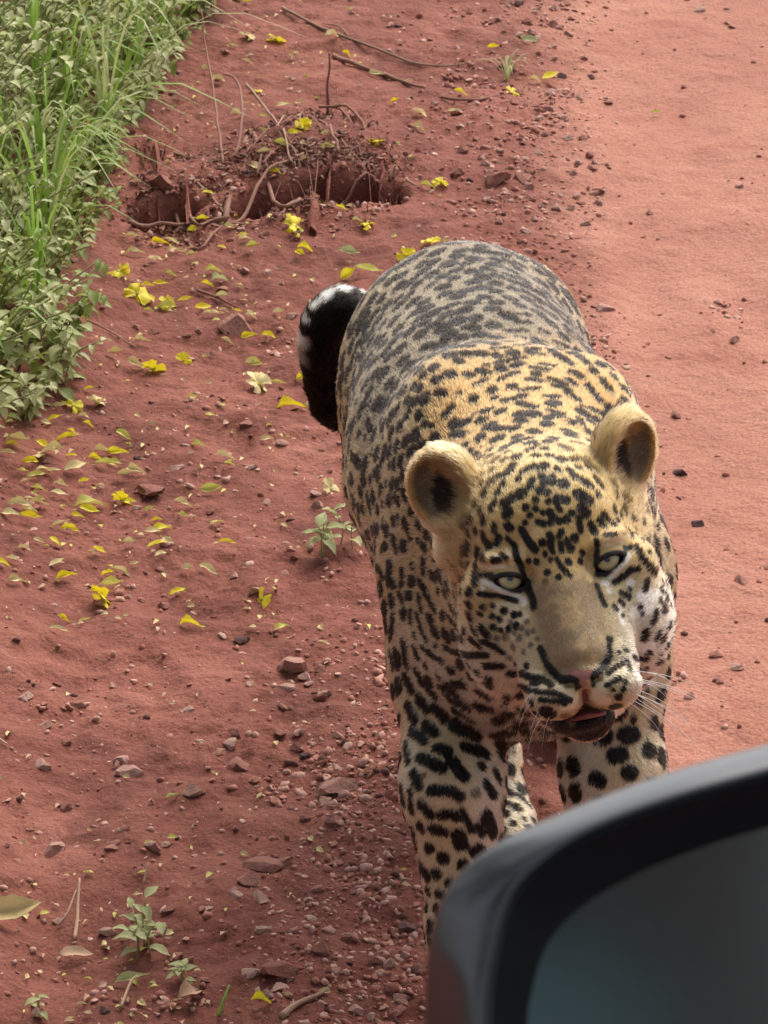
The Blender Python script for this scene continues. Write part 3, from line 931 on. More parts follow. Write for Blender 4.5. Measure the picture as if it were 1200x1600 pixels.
def base_colour(P, N, R):
    gold, tan, sheen_grey = np.array((.52, .325, .145)), np.array((.46, .35, .20)), np.array((.20, .165, .12))
    cream, white = np.array((.66, .55, .37)), np.array((.72, .66, .56))
    x, y, z = P.T
    body = lerp(np.tile(tan, (len(P), 1)), gold, smooth(.35, .75, N[:, 2]) * smooth(4.0, 3.72, y))
    body = lerp(body, sheen_grey, smooth(3.62, 3.84, y + (.15 - x) * .8 + .04 * fbm(P, 12, 2, 14)) * smooth(.1, .5, N[:, 2]))  # sky sheen on the back, painted in as grey coat colour
    body = lerp(body, cream, smooth(-.1, -.6, N[:, 2]))
    body = lerp(body, np.array((.54, .50, .38)), smooth(.5, .40, z) * smooth(3.75, 3.6, y) * smooth(.2, -.3, N[:, 1]))
    leg = lerp(np.tile(cream, (len(P), 1)), tan, smooth(.28, .42, z) * .8)
    leg = lerp(leg, white, smooth(.0, .6, N[:, 0] * np.sign(.14 - x)) * .7)
    tail = np.tile(np.array((.016, .014, .012)), (len(P), 1))
    q = head_cm(P)
    hx, hy, hz = q.T
    head = lerp(np.tile(np.array((.58, .42, .20)), (len(P), 1)), np.array((.56, .45, .27)), smooth(2, -4, hy))
    head = lerp(head, np.array((.60, .53, .40)), smooth(-3, -9, hy) * smooth(3, 6, np.abs(hx)))
    head = lerp(head, white * .92, smooth(2.5, 7, hx) * smooth(0, -6, hy) * .7)
    bridge = smooth(3.6, 2.4, np.abs(hx)) * smooth(-.2, -1.8, hy) * smooth(-11, -9.5, hy)
    bc = lerp(np.tile(np.array((.54, .40, .235)), (len(P), 1)), np.array((.38, .29, .185)), smooth(.3, -.2, fbm(P, 45, 3, 5) + .30 - .30 * np.abs(hx - .3)))  # shading of the bridge painted in: darker sides, lighter middle
    head = head + (bc - head) * bridge[:, None]
    head = lerp(head, white, smooth(-12.6, -14.2, hy) * smooth(-1, -3, hz))
    head = lerp(head, np.array((.008, .007, .0075)), smooth(-12.9, -13.3, hy + .5 * fbm(P, 90, 2, 6)) * smooth(-2.2, -.8, hz) * smooth(4.6, 3.9, np.abs(hx)))
    for c, sg in zip(EYE_C, (-1, 1)):                    # bare dark rim of the lids
        w = q - head_cm(c[None])[0]
        ca_, sa_ = math.cos(sg * .26), math.sin(sg * .26)
        u = w[:, 0] * ca_ + w[:, 1] * sa_; v = -w[:, 0] * sa_ + w[:, 1] * ca_
        alm = np.maximum(np.hypot(u, v + 2.2) - 2.42, np.hypot(u, v - 1.5) - 2.42)
        head = lerp(head, np.array((.020, .016, .014)), smooth(.56, .40, alm) * (np.linalg.norm(w, axis=1) < 2.6) * (w[:, 2] > 0))
    ear = np.tile(np.array((.50, .33, .16)), (len(P), 1))
    for e_ in EARS:
        u = (q - np.array(e_['c'])) @ e_['M'].T / np.array(e_['r'])
        near = (np.abs(u) < 1.4).all(1)
        inside = near & ((u[:, 0] ** 2 + u[:, 1] ** 2) < .62) & ((N @ HM.T) @ e_['M'][2] > -.2)
        t = u[:, 0] * (1 if e_['c'][0] < 0 else -1)          # towards the crown
        nz_ = .25 * fbm(P, 120, 2, 9)
        ear = lerp(ear, np.array((.52, .37, .19)), near * smooth(.0, .3, t + nz_))
        ear = lerp(ear, np.array((.30, .22, .155)), inside * smooth(-.1, -.3, t + nz_))
        dk = inside * smooth(1.1, .75, np.hypot((t + .06) / .36, (u[:, 1] + .18) / .55) + nz_)
        ear = lerp(ear, np.array((.045, .03, .025)), dk)
        ear = lerp(ear, np.array((.62, .49, .30)), near * smooth(-.5, -.75, u[:, 1] + nz_) * .85)
        back = near & ((N @ HM.T) @ e_['M'][2] < -.35)
        ear[back] = (.03, .025, .02)
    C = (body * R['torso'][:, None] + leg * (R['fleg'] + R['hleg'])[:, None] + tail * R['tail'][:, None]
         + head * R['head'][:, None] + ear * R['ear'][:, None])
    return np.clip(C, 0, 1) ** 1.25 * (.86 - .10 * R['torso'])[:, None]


LR = regions(LV)
# spots that are scattered: everywhere the photograph's own marks do not reach
HAND = KDTree(len(DABS))
for i, (c, r, k) in enumerate(DABS): HAND.insert(c, i)
HAND.balance()
tri_area = np.linalg.norm(np.cross(LV[LQ[:, 1]] - LV[LQ[:, 0]], LV[LQ[:, 3]] - LV[LQ[:, 0]]), axis=1)
cand = rng.choice(len(LQ), 34000, p=tri_area / tri_area.sum())
cP = LV[LQ[cand]].mean(1); cN = LN[LQ[cand, 0]]
cR = {g: LR[g][LQ[cand, 0]] for g in GROUPS}
cq = head_cm(cP)
facing = ((CAM - cP) * cN).sum(1) > 0
cpx, cpy = to_px(cP)
grid = {}
CELL = .045
MET = np.array((1.0, .62, 1.0))
n_auto = 0
for i in range(len(cand)):
    p, n = cP[i], cN[i]
    if cR['ear'][i] > .25 or cR['tail'][i] > .2: continue
    head = cR['head'][i] > .5
    leg = cR['fleg'][i] + cR['hleg'][i] > .5
    if head:
        hx, hy, hz = cq[i]
        if hz > .8 or (abs(hx) < 3.4 and hy < .3) or hy < -8.5 and hz > -3: continue
        if hx > 3 and hy < -4 and hz > -1: continue
        s, a, b = .0118, .0056, .0043
        if hz < -6 and hy < 2: s, a, b = .0155, .0084, .0058
    elif leg:
        s, a, b = (.0215, .0108, .0078) if p[2] > .2 else (.018, .0072, .0054)
    elif p[1] + (.15 - p[0]) * .8 > 3.72 and n[2] > .15:
        s, a, b = .0150, .0112, .0084               # dense, broken rosettes on the back
    elif p[1] < 3.74:
        s, a, b = .0132, .0094, .0056
    else:
        s, a, b = .0168, .0110, .0082
    hit = HAND.find(Vector(p))
    if hit[0] is not None and hit[2] < DABS[hit[1]][1] + a * .8 + .0018: continue
    pm = p * MET if not (head or leg) else p + 50.0          # trunk spots are longer than wide along the body
    key = tuple((pm // CELL).astype(int))
    clash = False
    for dx in (-1, 0, 1):
        for dy in (-1, 0, 1):
            for dz in (-1, 0, 1):
                for q_, s_ in grid.get((key[0] + dx, key[1] + dy, key[2] + dz), ()):
                    if ((pm - q_) ** 2).sum() < max(s, s_) ** 2:
                        clash = True; break
                if clash: break
            if clash: break
        if clash: break
    if clash: continue
    grid.setdefault(key, []).append((pm, s))
    # long axis: across the body on shoulders, with the hair elsewhere
    if head or leg:
        ax_ = np.array((.6, .3, -.3)) if leg else from_head((cq[i][0], cq[i][1], cq[i][2] - 3)) - from_head((0, -9, 4))
    elif p[1] < 3.74:
        ax_ = np.array((.35 * np.sign(p[0] - .13), 1.0, -.3))
    else:
        ax_ = np.array((.2 * math.sin(i), 1.0, .3 * math.cos(i * 1.7)))
    ax_ = ax_ - n * (ax_ @ n); ax_ = ax_ / (np.linalg.norm(ax_) + 1e-9)
    bx = np.cross(n, ax_)
    ang = rng.normal(0, .35)
    ax_ = ax_ * math.cos(ang) + bx * math.sin(ang)
    k = rng.uniform(.8, 1.15)
    for t in (-1, 0, 1):
        DABS.append((p + ax_ * t * (a - b) * k + rng.normal(0, .0006, 3), b * k * rng.uniform(.85, 1.1) + (.0013 if not head else .0002), 'd'))
    n_auto += 1
print('dabs', len(DABS), 'scattered spots', n_auto)


def coat(P, N, R):
    C = base_colour(P, N, R)
    C = C * (1 + .10 * fbm(P, 90, 2, 3))[:, None]
    jit = (fbm(P, 260, 2, 11) * .0012 + fbm(P, 90, 2, 21) * .0016) * (1 - .45 * R['head'])
    kd = KDTree(len(P))
    for i, p in enumerate(P.tolist()): kd.insert(p, i)
    kd.balance()
    layers = {}
    for c, r, key in DABS:
        f = layers.setdefault(key, np.full(len(P), .02))
        for co, i, dist in kd.find_range(Vector(c), r + .0045):
            v = dist - r
            if v < f[i]: f[i] = v
    grey = layers.get('k')
    for key in 'gcwbpr':
        if key in layers:
            m = smooth(.0016, -.0010, layers[key] + jit)
            if key in 'pr':
                m = m * (head_cm(P)[:, 2] > 0)
            C = lerp(C, np.array(COLOURS[key]), m * (.85 if key in 'gcw' else 1))
    dark = smooth(.0012, -.0008, layers['d'] + jit)
    C = lerp(C, np.array(COLOURS['k']), smooth(.0014, -.0010, layers['k'] + jit) * .8)
    C = lerp(C, np.array(COLOURS['d']), dark * (1 - R['ear']))
    # tail: pale underside of the curled tip
    tl = R['tail'] > .5
    if tl.any():
        T = np.asarray(TAIL)
        d = np.linalg.norm(P[tl][:, None] - T[None], axis=2)
        j = d.argmin(1)
        outw = P[tl] - T[j]
        cx = (at_y(548, 540, 4.34) - T[j]); cx /= np.linalg.norm(cx, axis=1)[:, None] + 1e-9
        o = (outw * cx).sum(1) / (np.linalg.norm(outw, axis=1) + 1e-9)
        w = smooth(-.90, -.99, o + .06 * fbm(P[tl], 120, 2, 8)) * (j > 13)
        band = smooth(.8, .3, np.abs(j - 13.6)) * smooth(-.55, -.9, o)
        C[tl] = lerp(C[tl], np.array((.75, .71, .64)), np.clip(w + band * .6, 0, 1))
    return C


LC = coat(LV, LN, LR)
leo_me = mesh_from('leopard', LV, LQ)
att = leo_me.attributes.new('coat', 'FLOAT_COLOR', 'POINT')
att.data.foreach_set('color', np.concatenate([LC, np.ones((len(LC), 1))], 1).astype(np.float32).ravel())
nt = NT('leopard_skin')
a_ = nt.n('ShaderNodeAttribute', attribute_name='coat')
nt.l(a_.outputs['Color'], nt.b.inputs['Base Color'])
nt.set(Roughness=.55, Specular_IOR_Level=.35)
nt.bump(nt.noise(nt.n('ShaderNodeTexCoord').outputs['Object'], 900, 2), .25, .0006)
leopard = obj('leopard', leo_me, nt.m, label='spotted leopard walking towards the vehicle on the red dirt road, head lowered, mouth slightly open', cat='leopard')

# ------------------------------------------------------------------ fur
NH = 560000
seen_q = ((CAM - LV[LQ[:, 0]]) * LN[LQ[:, 0]]).sum(1) > -.3
fur_w = tri_area * np.where(seen_q, 1.0, .28)
hq = rng.choice(len(LQ), NH, p=fur_w / fur_w.sum())
u, v = rng.random(NH)[:, None], rng.random(NH)[:, None]
A, B, Cc, D = (LV[LQ[hq, i]] for i in range(4))
root = (A * (1 - u) + B * u) * (1 - v) + (D * (1 - u) + Cc * u) * v
nA, nB, nC, nD = (LN[LQ[hq, i]] for i in range(4))
hn = (nA * (1 - u) + nB * u) * (1 - v) + (nD * (1 - u) + nC * u) * v
hn /= np.linalg.norm(hn, axis=1)[:, None] + 1e-9
hR = {g: LR[g][LQ[hq, 0]] for g in GROUPS}
hcol = coat(root, hn, hR)
q = head_cm(root)
hx, hy, hz = q.T
flow_body = np.stack([.15 * (root[:, 0] - .12) * 6, np.ones(NH), -.45 * smooth(.6, -.2, hn[:, 2])], 1)
flow_leg = np.tile(np.array((0, .25, -1.0)), (NH, 1))
nose = np.array((0, -9.0, 3.5))
fh = (q - nose) * np.array((1, 1, .8))
fh[:, 1] += 1.0 * smooth(2, 4, np.abs(hx)) * smooth(-6, -10, hy) * -3
flow_head = fh @ HM
flow_head /= np.linalg.norm(flow_head, axis=1)[:, None] + 1e-9
flow_ear = np.zeros((NH, 3)); ear_tuft = np.zeros(NH)
for e_ in EARS:
    m = np.linalg.norm(q - np.array(e_['c']), axis=1) < 8
    flow_ear[m] = (e_['M'][1] * .8 + .8 * e_['M'][0] * np.sign(e_['c'][0]) + .25 * e_['M'][2]) @ HM
    u_ = (q - np.array(e_['c'])) @ e_['M'].T / np.array(e_['r'])
    ear_tuft[m] = (smooth(.05, .4, -u_[:, 0] * np.sign(e_['c'][0])) * smooth(-.8, .2, u_[:, 2]))[m] + (smooth(-.5, -.8, u_[:, 1]))[m]
tj = np.linalg.norm(root[::1, None, :] - TAIL[None, ::3], axis=2).argmin(1) if False else None
tdir = np.zeros((NH, 3)); tm = hR['tail'] > .05
if tm.any():
    j = np.linalg.norm(root[tm][:, None] - TAIL[None], axis=2).argmin(1)
    G = np.gradient(TAIL, axis=0); G /= np.linalg.norm(G, axis=1)[:, None]
    tdir[tm] = G[j]
flow = (flow_body * hR['torso'][:, None] + flow_leg * (hR['fleg'] + hR['hleg'])[:, None] + flow_head * hR['head'][:, None]
        + flow_ear * hR['ear'][:, None] + tdir * hR['tail'][:, None])
flow = flow - hn * (flow * hn).sum(1)[:, None]
flow /= np.linalg.norm(flow, axis=1)[:, None] + 1e-6
wob = np.stack([vnoise(root, 55, 31 + i) for i in range(3)], 1) * .22 + np.stack([vnoise(root, 220, 41 + i) for i in range(3)], 1) * .20 + rng.normal(0, .09, (NH, 3))
length = .0048 * hR['torso'] + .0046 * (hR['fleg'] + hR['hleg']) + .010 * hR['tail'] + .0044 * hR['head'] + .0050 * hR['ear']
length += hR['head'] * (.008 * smooth(-3, -8, hz) * smooth(3, -4, hy) - .0016 * smooth(-1.5, 1.5, hz))
length += hR['torso'] * .006 * smooth(-.2, -.9, hn[:, 2])
length += hR['ear'] * ear_tuft * .006
length *= rng.uniform(.65, 1.2, NH)
noseskin = (np.abs(hx) < 2.3) & (hy < -8.9) & (hy > -14) & (hz > 2.2) & (hcol[:, 0] > 1.8 * hcol[:, 1])
eye_d = np.min([np.linalg.norm(root - c, axis=1) for c in EYE_C], axis=0)
keep = ~noseskin & ~((hy < -11.6) & (hy > -14) & (np.abs(hx) < 3.2) & (hz > -1) & (hn @ HM.T)[:, 1].__abs__().__gt__(.75)) & (eye_d > .0225)
lay = np.where(hR['head'] > .5, .34, .42)[:, None]
d0 = flow + hn * lay * 1.5 + wob
d1 = flow + hn * lay * .25 + wob
d0 /= np.linalg.norm(d0, axis=1)[:, None]; d1 /= np.linalg.norm(d1, axis=1)[:, None]
L = length[:, None]
p0 = root - hn * .0006
p1 = root + d0 * L * .4
p2 = p1 + (d0 + d1) * .5 * L * .35
p3 = p2 + d1 * L * .4
pts = np.stack([p0, p1, p2, p3], 1)[keep]
hcol = hcol[keep] * rng.uniform(.82, 1.18, keep.sum())[:, None]
nk = len(pts)
fur_me = bpy.data.hair_curves.new('fur')
fur_me.add_curves([4] * nk)
fur_me.attributes['position'].data.foreach_set('vector', pts.astype(np.float32).ravel())
ra = fur_me.attributes.get('radius') or fur_me.attributes.new('radius', 'FLOAT', 'POINT')
ra.data.foreach_set('value', np.tile(np.array((.00032, .00032, .00024, .00006), np.float32), nk))
ca = fur_me.attributes.new('coat', 'FLOAT_COLOR', 'CURVE')
ca.data.foreach_set('color', np.concatenate([hcol, np.ones((nk, 1))], 1).astype(np.float32).ravel())
fm = bpy.data.materials.new('fur')
fm.use_nodes = True
ft = fm.node_tree
ft.nodes.remove(ft.nodes['Principled BSDF'])
hb = ft.nodes.new('ShaderNodeBsdfHairPrincipled')
hb.parametrization = 'COLOR'
hb.inputs['Roughness'].default_value = .42
hb.inputs['Radial Roughness'].default_value = .55
hb.inputs['Random Roughness'].default_value = .2
hb.inputs['IOR'].default_value = 1.28
fa = ft.nodes.new('ShaderNodeAttribute'); fa.attribute_name = 'coat'
ft.links.new(fa.outputs['Color'], hb.inputs['Color'])
ft.links.new(hb.outputs[0], ft.nodes['Material Output'].inputs['Surface'])
fur = obj('fur', fur_me, fm, leopard, kind='stuff')

# ------------------------------------------------------------------ eyes, tongue, whiskers
nt = NT('eye_iris')
tc = nt.n('ShaderNodeTexCoord')
sx = nt.n('ShaderNodeSeparateXYZ'); nt.l(tc.outputs['Object'], sx.inputs[0])
rr = nt.math('SQRT', nt.math('ADD', nt.math('POWER', sx.outputs[0], 2), nt.math('POWER', sx.outputs[1], 2)))
rr = nt.math('DIVIDE', rr, EYE_R)
fib = nt.noise(tc.outputs['Object'], 900, 3)
rr2 = nt.math('ADD', rr, nt.math('MULTIPLY', nt.math('SUBTRACT', fib, .5), .05))
col = nt.ramp(rr2, [(0.0, (.01, .01, .01)), (.12, (.012, .011, .01)), (.18, (.34, .28, .12)), (.40, (.50, .43, .22)), (.53, (.36, .30, .14)), (.62, (.012, .010, .009))])
nt.l(col, nt.b.inputs['Base Color'])
nt.set(Roughness=.25, Specular_IOR_Level=.5, Coat_Weight=.6, Coat_Roughness=.03)
eye_m = nt.m
import bmesh
bm = bmesh.new(); bmesh.ops.create_uvsphere(bm, u_segments=40, v_segments=24, radius=EYE_R)
eye_me = bpy.data.meshes.new('eye'); bm.to_mesh(eye_me); bm.free()
eye_me.polygons.foreach_set('use_smooth', np.ones(len(eye_me.polygons), bool))
for c, s in zip(EYE_C, (-1, 1)):
    o = obj('eye', eye_me, eye_m, leopard)
    look = Vector(CAM + np.array((.1, 0, .12)) - c)
    o.matrix_world = Matrix.Translation(Vector(c)) @ look.to_track_quat('Z', 'Y').to_matrix().to_4x4()
nt = NT('tongue'); nt.set(Base_Color=(.15, .04, .038, 1), Roughness=.35)
nt.bump(nt.noise(None, 400, 3), .4, .001)
bm = bmesh.new(); bmesh.ops.create_uvsphere(bm, u_segments=24, v_segments=14, radius=1)
for v_ in bm.verts:
    v_.co = Vector(from_head((v_.co.x * 1.7, -13.25 + v_.co.y * .45 - .25 * v_.co.x ** 2, 1.4 + v_.co.z * 2.6)))
tg = bpy.data.meshes.new('tongue'); bm.to_mesh(tg); bm.free()
tg.polygons.foreach_set('use_smooth', np.ones(len(tg.polygons), bool))
obj('tongue', tg, nt.m, leopard)
nt = NT('whisker'); nt.set(Base_Color=(.85, .83, .78, 1), Roughness=.4)
whisk_m = nt.m
for s in (-1, 1):
    for row in range(4):
        for k in range(3 + row % 2 if s > 0 else 2):
            base = np.array((s * (2.9 + .62 * k), -9.9 - .75 * row - .05 * k, 4.4 - .30 * k ** 1.2))
            d = np.array((s * 1.0, -.18 - .22 * row + rng.normal(0, .12), .15 + rng.normal(0, .15)))
            Lw = rng.uniform(4.0, 7.5) * (1 - .06 * row) * (1 if s > 0 else .45)
            P_ = spline([base, base + d * Lw * .4, base + d * Lw * .75 + np.array((0, -.5, -.5)), base + d * Lw + np.array((0, -1.5, -1.4))], 9)
            V_, F_ = tube_mesh('whisker', np.array([from_head(p) for p in P_]), np.linspace(.00036, .00008, 9), 4)
            obj('whisker', mesh_from('whisker', V_, F_), whisk_m, leopard)
# ================================================================== STONES AND GRAVEL
def rock_mesh(seed, detail=2, flat=.6, cuts=13):
    r = np.random.default_rng(seed)
    bm = bmesh.new(); bmesh.ops.create_icosphere(bm, subdivisions=detail, radius=1)
    V = np.array([v.co[:] for v in bm.verts]); F = [[v.index for v in f.verts] for f in bm.faces]
    bm.free()
    for _ in range(cuts):
        n = r.normal(0, 1, 3); n /= np.linalg.norm(n); d = r.uniform(.32, .72)
        s = V @ n
        V = V - np.clip(s - d, 0, 9)[:, None] * n
    V *= np.array((r.uniform(.85, 1.25), r.uniform(.7, 1.0), flat * r.uniform(.8, 1.2)))
    V += .09 * np.stack([vnoise(V, 3.3, seed + i) for i in range(3)], 1)
    return V / np.abs(V).max(), F


ROCKS = [rock_mesh(100 + i, 2, .62) for i in range(8)]
GRIT = [rock_mesh(200 + i, 2 if i < 2 else 1, .7, 8) for i in range(6)]


def rock_mat(name, a, b, rough=.9):
    nt = NT(name)
    oi = nt.n('ShaderNodeObjectInfo')
    tc = nt.n('ShaderNodeTexCoord').outputs['Object']
    f = nt.math('ADD', nt.math('MULTIPLY', nt.noise(tc, 2.5, 5, .65), .75), nt.math('MULTIPLY', oi.outputs['Random'], .45))
    c = nt.ramp(f, [(.3, a), (.85, b)])
    c = nt.mix(nt.ramp(nt.noise(tc, 9, 4, .7), [(.5, (0, 0, 0)), (.75, (.5, .5, .5))]), c, (.20, .070, .050))
    nt.l(c, nt.b.inputs['Base Color']); nt.set(Roughness=rough, Specular_IOR_Level=.25)
    nt.bump(nt.noise(tc, 7, 5, .7), .5, .15)
    return nt.m


RM = [rock_mat('red_stone', (.26, .100, .072), (.44, .21, .16)), rock_mat('pale_stone', (.42, .205, .155), (.58, .36, .29)), rock_mat('dark_stone', (.075, .045, .042), (.16, .085, .075))]
ROCK_ME = [[mesh_from('stone', V, F, False) for V, F in ROCKS] for _ in RM]
for lst, m in zip(ROCK_ME, RM):
    for me in lst: me.materials.append(m)


def put_stone(px, py, size, mat=0, shape=None, sink=.3, rz=None, label=None, group=None, squash=1.0, name='stone'):
    p = on_ground(px, py)
    k = rng.integers(len(ROCKS)) if shape is None else shape
    o = obj(name, ROCK_ME[mat][k])
    rz = rng.uniform(0, 6.28) if rz is None else rz
    o.rotation_euler = (rng.normal(0, .2), rng.normal(0, .2), rz)
    o.scale = (size, size, size * squash)
    o.location = (p[0], p[1], p[2] + size * .12)
    tag(o, label, 'stone', group)
    return o


named = [   # px, py, size m, material, shape, squash, label
 (452, 1042, .027, 1, 0, .8, 'pink wedge-shaped stone with a dark hollow under its front, left of the leopard'),
 (446, 1074, .013, 1, 1, .9, 'small pale stone just below the pink wedge-shaped stone'),
 (478, 1058, .010, 1, 2, .8, 'little whitish stone at the right tip of the pink wedge-shaped stone'),
 (772, 284, .027, 0, 3, 1.1, 'biggest reddish stone standing behind the leopard on the gravel band'),
 (820, 280, .020, 0, 4, .9, 'low rounded reddish stone right beside the biggest stone behind the leopard'),
 (715, 272, .018, 0, 5, .9, 'dark red stone to the left of the biggest stone behind the leopard'),
 (530, 1232, .030, 1, 6, .7, 'flat pinkish stone with a dark shaded face beside the leopard foreleg'),
 (508, 1256, .014, 1, 7, .9, 'pale pebble in front of the flat pinkish stone beside the foreleg'),
 (405, 1352, .027, 0, 1, .8, 'knobbly red stone in a clump below the flat pinkish stone'),
 (388, 1378, .015, 0, 2, .9, 'small red stone at the front of the knobbly clump'),
 (440, 1352, .015, 0, 3, .9, 'small red stone at the right of the knobbly clump'),
 (84, 1330, .020, 1, 5, 1.0, 'orange-pink pointed stone alone on the smooth dirt at lower left'),
 (372, 1200, .020, 0, 0, .9, 'dark-fronted red stone left of the foreleg among pale pebbles'),
 (362, 1162, .013, 1, 4, 1.2, 'pointed pale pink stone above the dark-fronted red stone'),
 (205, 1208, .020, 1, 6, .7, 'low pink stone ridge on the open dirt at centre left'),
 (640, 1452, .018, 2, 7, .6, 'dark grey stone beside the mirror housing'),
 (370, 508, .030, 0, 2, .7, 'crumbly pink earth clod left of the leopard tail'),
 (240, 768, .027, 0, 4, .7, 'crumbly pink earth clod beside the curled yellow-green leaf'),
 (942, 484, .018, 1, 3, .8, 'pale stone by the right hip of the leopard'),
 (1147, 532, .015, 1, 5, .8, 'lone pale stone on the smooth road at right'),
 (1090, 17, .016, 1, 1, .6, 'flat stone on the smooth road near the top edge'),
 (440, 1518, .026, 0, 6, .7, 'reddish stone half buried at the bottom between twigs and mirror'),
 (275, 1495, .013, 0, 7, .9, 'round red stone beside the green sprig at lower left'),
 (255, 320, .030, 0, 0, .8, 'red earth lump on the left lip of the dark hollow'),
]
for px, py, sz, m, k, sq, lab in named:
    put_stone(px, py, sz, m, k, .28, rng.uniform(-.4, .4), lab, None, sq)


def gravel_density(px, py):
    if py < 620:
        c, w = 800 + .08 * py, 120
        d = math.exp(-((px - c) / w) ** 2) + .10
        if px > 950: d = .05
        if px < 560: d = .10
        return d
    d = .13
    if py > 980:
        d = max(d, math.exp(-((px - (640 - .16 * (py - 1000))) / 150) ** 2))
        if px < 250: d = max(d, .12)
    if px > 1040: d = .045
    return d


def scatter(n, smin, smax, power=2.6):
    out = []
    while len(out) < n:
        px, py = rng.uniform(-80, 1280), rng.uniform(-60, 1680)
        if rng.random() > gravel_density(px, py): continue
        s = smin + (smax - smin) * rng.random() ** power
        out.append((px, py, s))
    return out


in_view = 0
for px, py, s in sorted(scatter(1500, .0035, .0125, 2.2), key=lambda t: -t[2]):
    if in_view >= 270: break
    if not (0 < px < 1200 and 0 < py < 1600) or (px > 660 and py > 1150) or (530 < px < 1050 and 400 < py < 1450): continue
    put_stone(px, py, s, int(rng.choice([0] * 6 + [1] * 8 + [2])), None, .25, None, 'small reddish pebble loose on the red dirt', 'pebbles scattered over the dirt and gravel')
    in_view += 1


def joined(name, items, mats, **kw):
    """many little pieces in one mesh: items = (V, F, matindex, scale(3), rotation 3x3, loc)"""
    VV, FF, MI, b = [], [], [], 0
    tri = kw.pop('tri', False)
    for V, F, mi, S, Rm, loc in items:
        VV.append((V * S) @ Rm.T + loc)
        F = np.asarray(F)
        if tri and F.shape[1] == 4: F = np.concatenate([F[:, [0, 1, 2]], F[:, [0, 2, 3]]])
        FF.append(F + b); b += len(V)
        MI.append(np.full(len(F), mi))
    me = mesh_from(name, np.concatenate(VV), np.concatenate(FF), kw.pop('smooth_shade', False))
    for m in mats: me.materials.append(m)
    me.polygons.foreach_set('material_index', np.concatenate(MI).astype(np.int32))
    return obj(name, me, **kw)


def rotz(a):
    c, s = math.cos(a), math.sin(a)
    return np.array([[c, -s, 0], [s, c, 0], [0, 0, 1.0]])


def rotx(a):
    c, s = math.cos(a), math.sin(a)
    return np.array([[1, 0, 0], [0, c, -s], [0, s, c]])


GM = []
for nm, a, b in (('grit_red', (.25, .092, .066), (.40, .18, .135)), ('grit_pale', (.42, .21, .16), (.58, .36, .29)), ('grit_dark', (.10, .045, .038), (.17, .075, .06))):
    nt = NT(nm); tc = nt.n('ShaderNodeTexCoord').outputs['Object']
    nt.l(nt.ramp(nt.noise(tc, 130, 2), [(.35, a), (.65, b)]), nt.b.inputs['Base Color']); nt.set(Roughness=.9, Specular_IOR_Level=.2)
    GM.append(nt.m)
sc = scatter(9000, .0011, .0060, 2.4)
for _ in range(70):                                   # crumbled clods: little heaps of grit
    cx, cy = scatter(1, 1, 2)[0][:2]
    for _k in range(int(rng.integers(14, 40))):
        sc.append((cx + rng.normal(0, 26), cy + rng.normal(0, 12), .0015 + .0075 * rng.random() ** 2))
for _ in range(500):                                  # crumbs along the broken lip of the hollow
    k = rng.integers(len(TROUGH) - 1); t = rng.random()
    qx, qy = to_px(TROUGH[k] * (1 - t) + TROUGH[k + 1] * t)
    sc.append((qx + rng.normal(0, 10), qy + rng.choice([-24, 20, 24]) + rng.normal(0, 7), .0015 + .007 * rng.random() ** 3))
gp = np.array([at_z(px, py)[:2] for px, py, s in sc])
gz = height(gp[:, 0], gp[:, 1])
items = []
for (px, py, s), g, z in zip(sc, gp, gz):
    V, F = GRIT[rng.integers(len(GRIT))]
    items.append((V, F, int(rng.choice([0] * 6 + [1] * 5 + [2])), s * rng.uniform(.8, 1.2, 3), rotz(rng.uniform(0, 6.28)) @ rotx(rng.normal(0, .4)), np.array((g[0], g[1], z + s * .05))))
joined('gravel', items, GM, kind='stuff', label='fine red gravel and grit strewn over the dirt')

# ================================================================== LEAVES, PETALS, FLOWERS
def leaf_geo(L=1.0, W=.55, fold=.25, curl=.2, nx=2, ny=6, tip=1.0, wave=.0, seed=0):
    """pointed leaf along +x, midrib folded, lengthwise curl"""
    V, F = [], []
    for j in range(ny + 1):
        t = j / ny
        w = W * .5 * (math.sin(math.pi * min(1, t ** .75)) ** .9) * (1 - .15 * t * tip) + .004
        for i in range(-nx, nx + 1):
            u = i / nx
            zz = abs(u) * w * fold * 2 + curl * (t - .3) ** 2 * -L * .6 + wave * math.sin(t * 9 + seed + u * 2) * abs(u) * L
            V.append((t * L, u * w, zz))
    m = 2 * nx + 1
    for j in range(ny):
        for i in range(2 * nx):
            a = j * m + i
            F.append((a, a + 1, a + m + 1, a + m))
    return np.array(V), np.array(F)


def petal_geo(seed):
    r = np.random.default_rng(seed)
    V, F = [], []
    nr, na = 4, 9
    ph = r.uniform(0, 6)
    for j in range(nr + 1):
        t = j / nr
        for i in range(na):
            u = i / (na - 1) * 2 - 1
            w = .10 + .52 * t ** .8
            rad = t * (1 - .18 * u * u)
            z = .30 * t ** .6 - .26 * t ** 2 + .13 * math.sin(4.4 * u + ph) * t * t + .07 * math.sin(9 * u + 5 * t + ph) * t + r.normal(0, .02) * t
            V.append((rad, u * w, z))
    for j in range(nr):
        for i in range(na - 1):
            a = j * na + i
            F.append((a, a + 1, a + na + 1, a + na))
    return np.array(V), np.array(F)


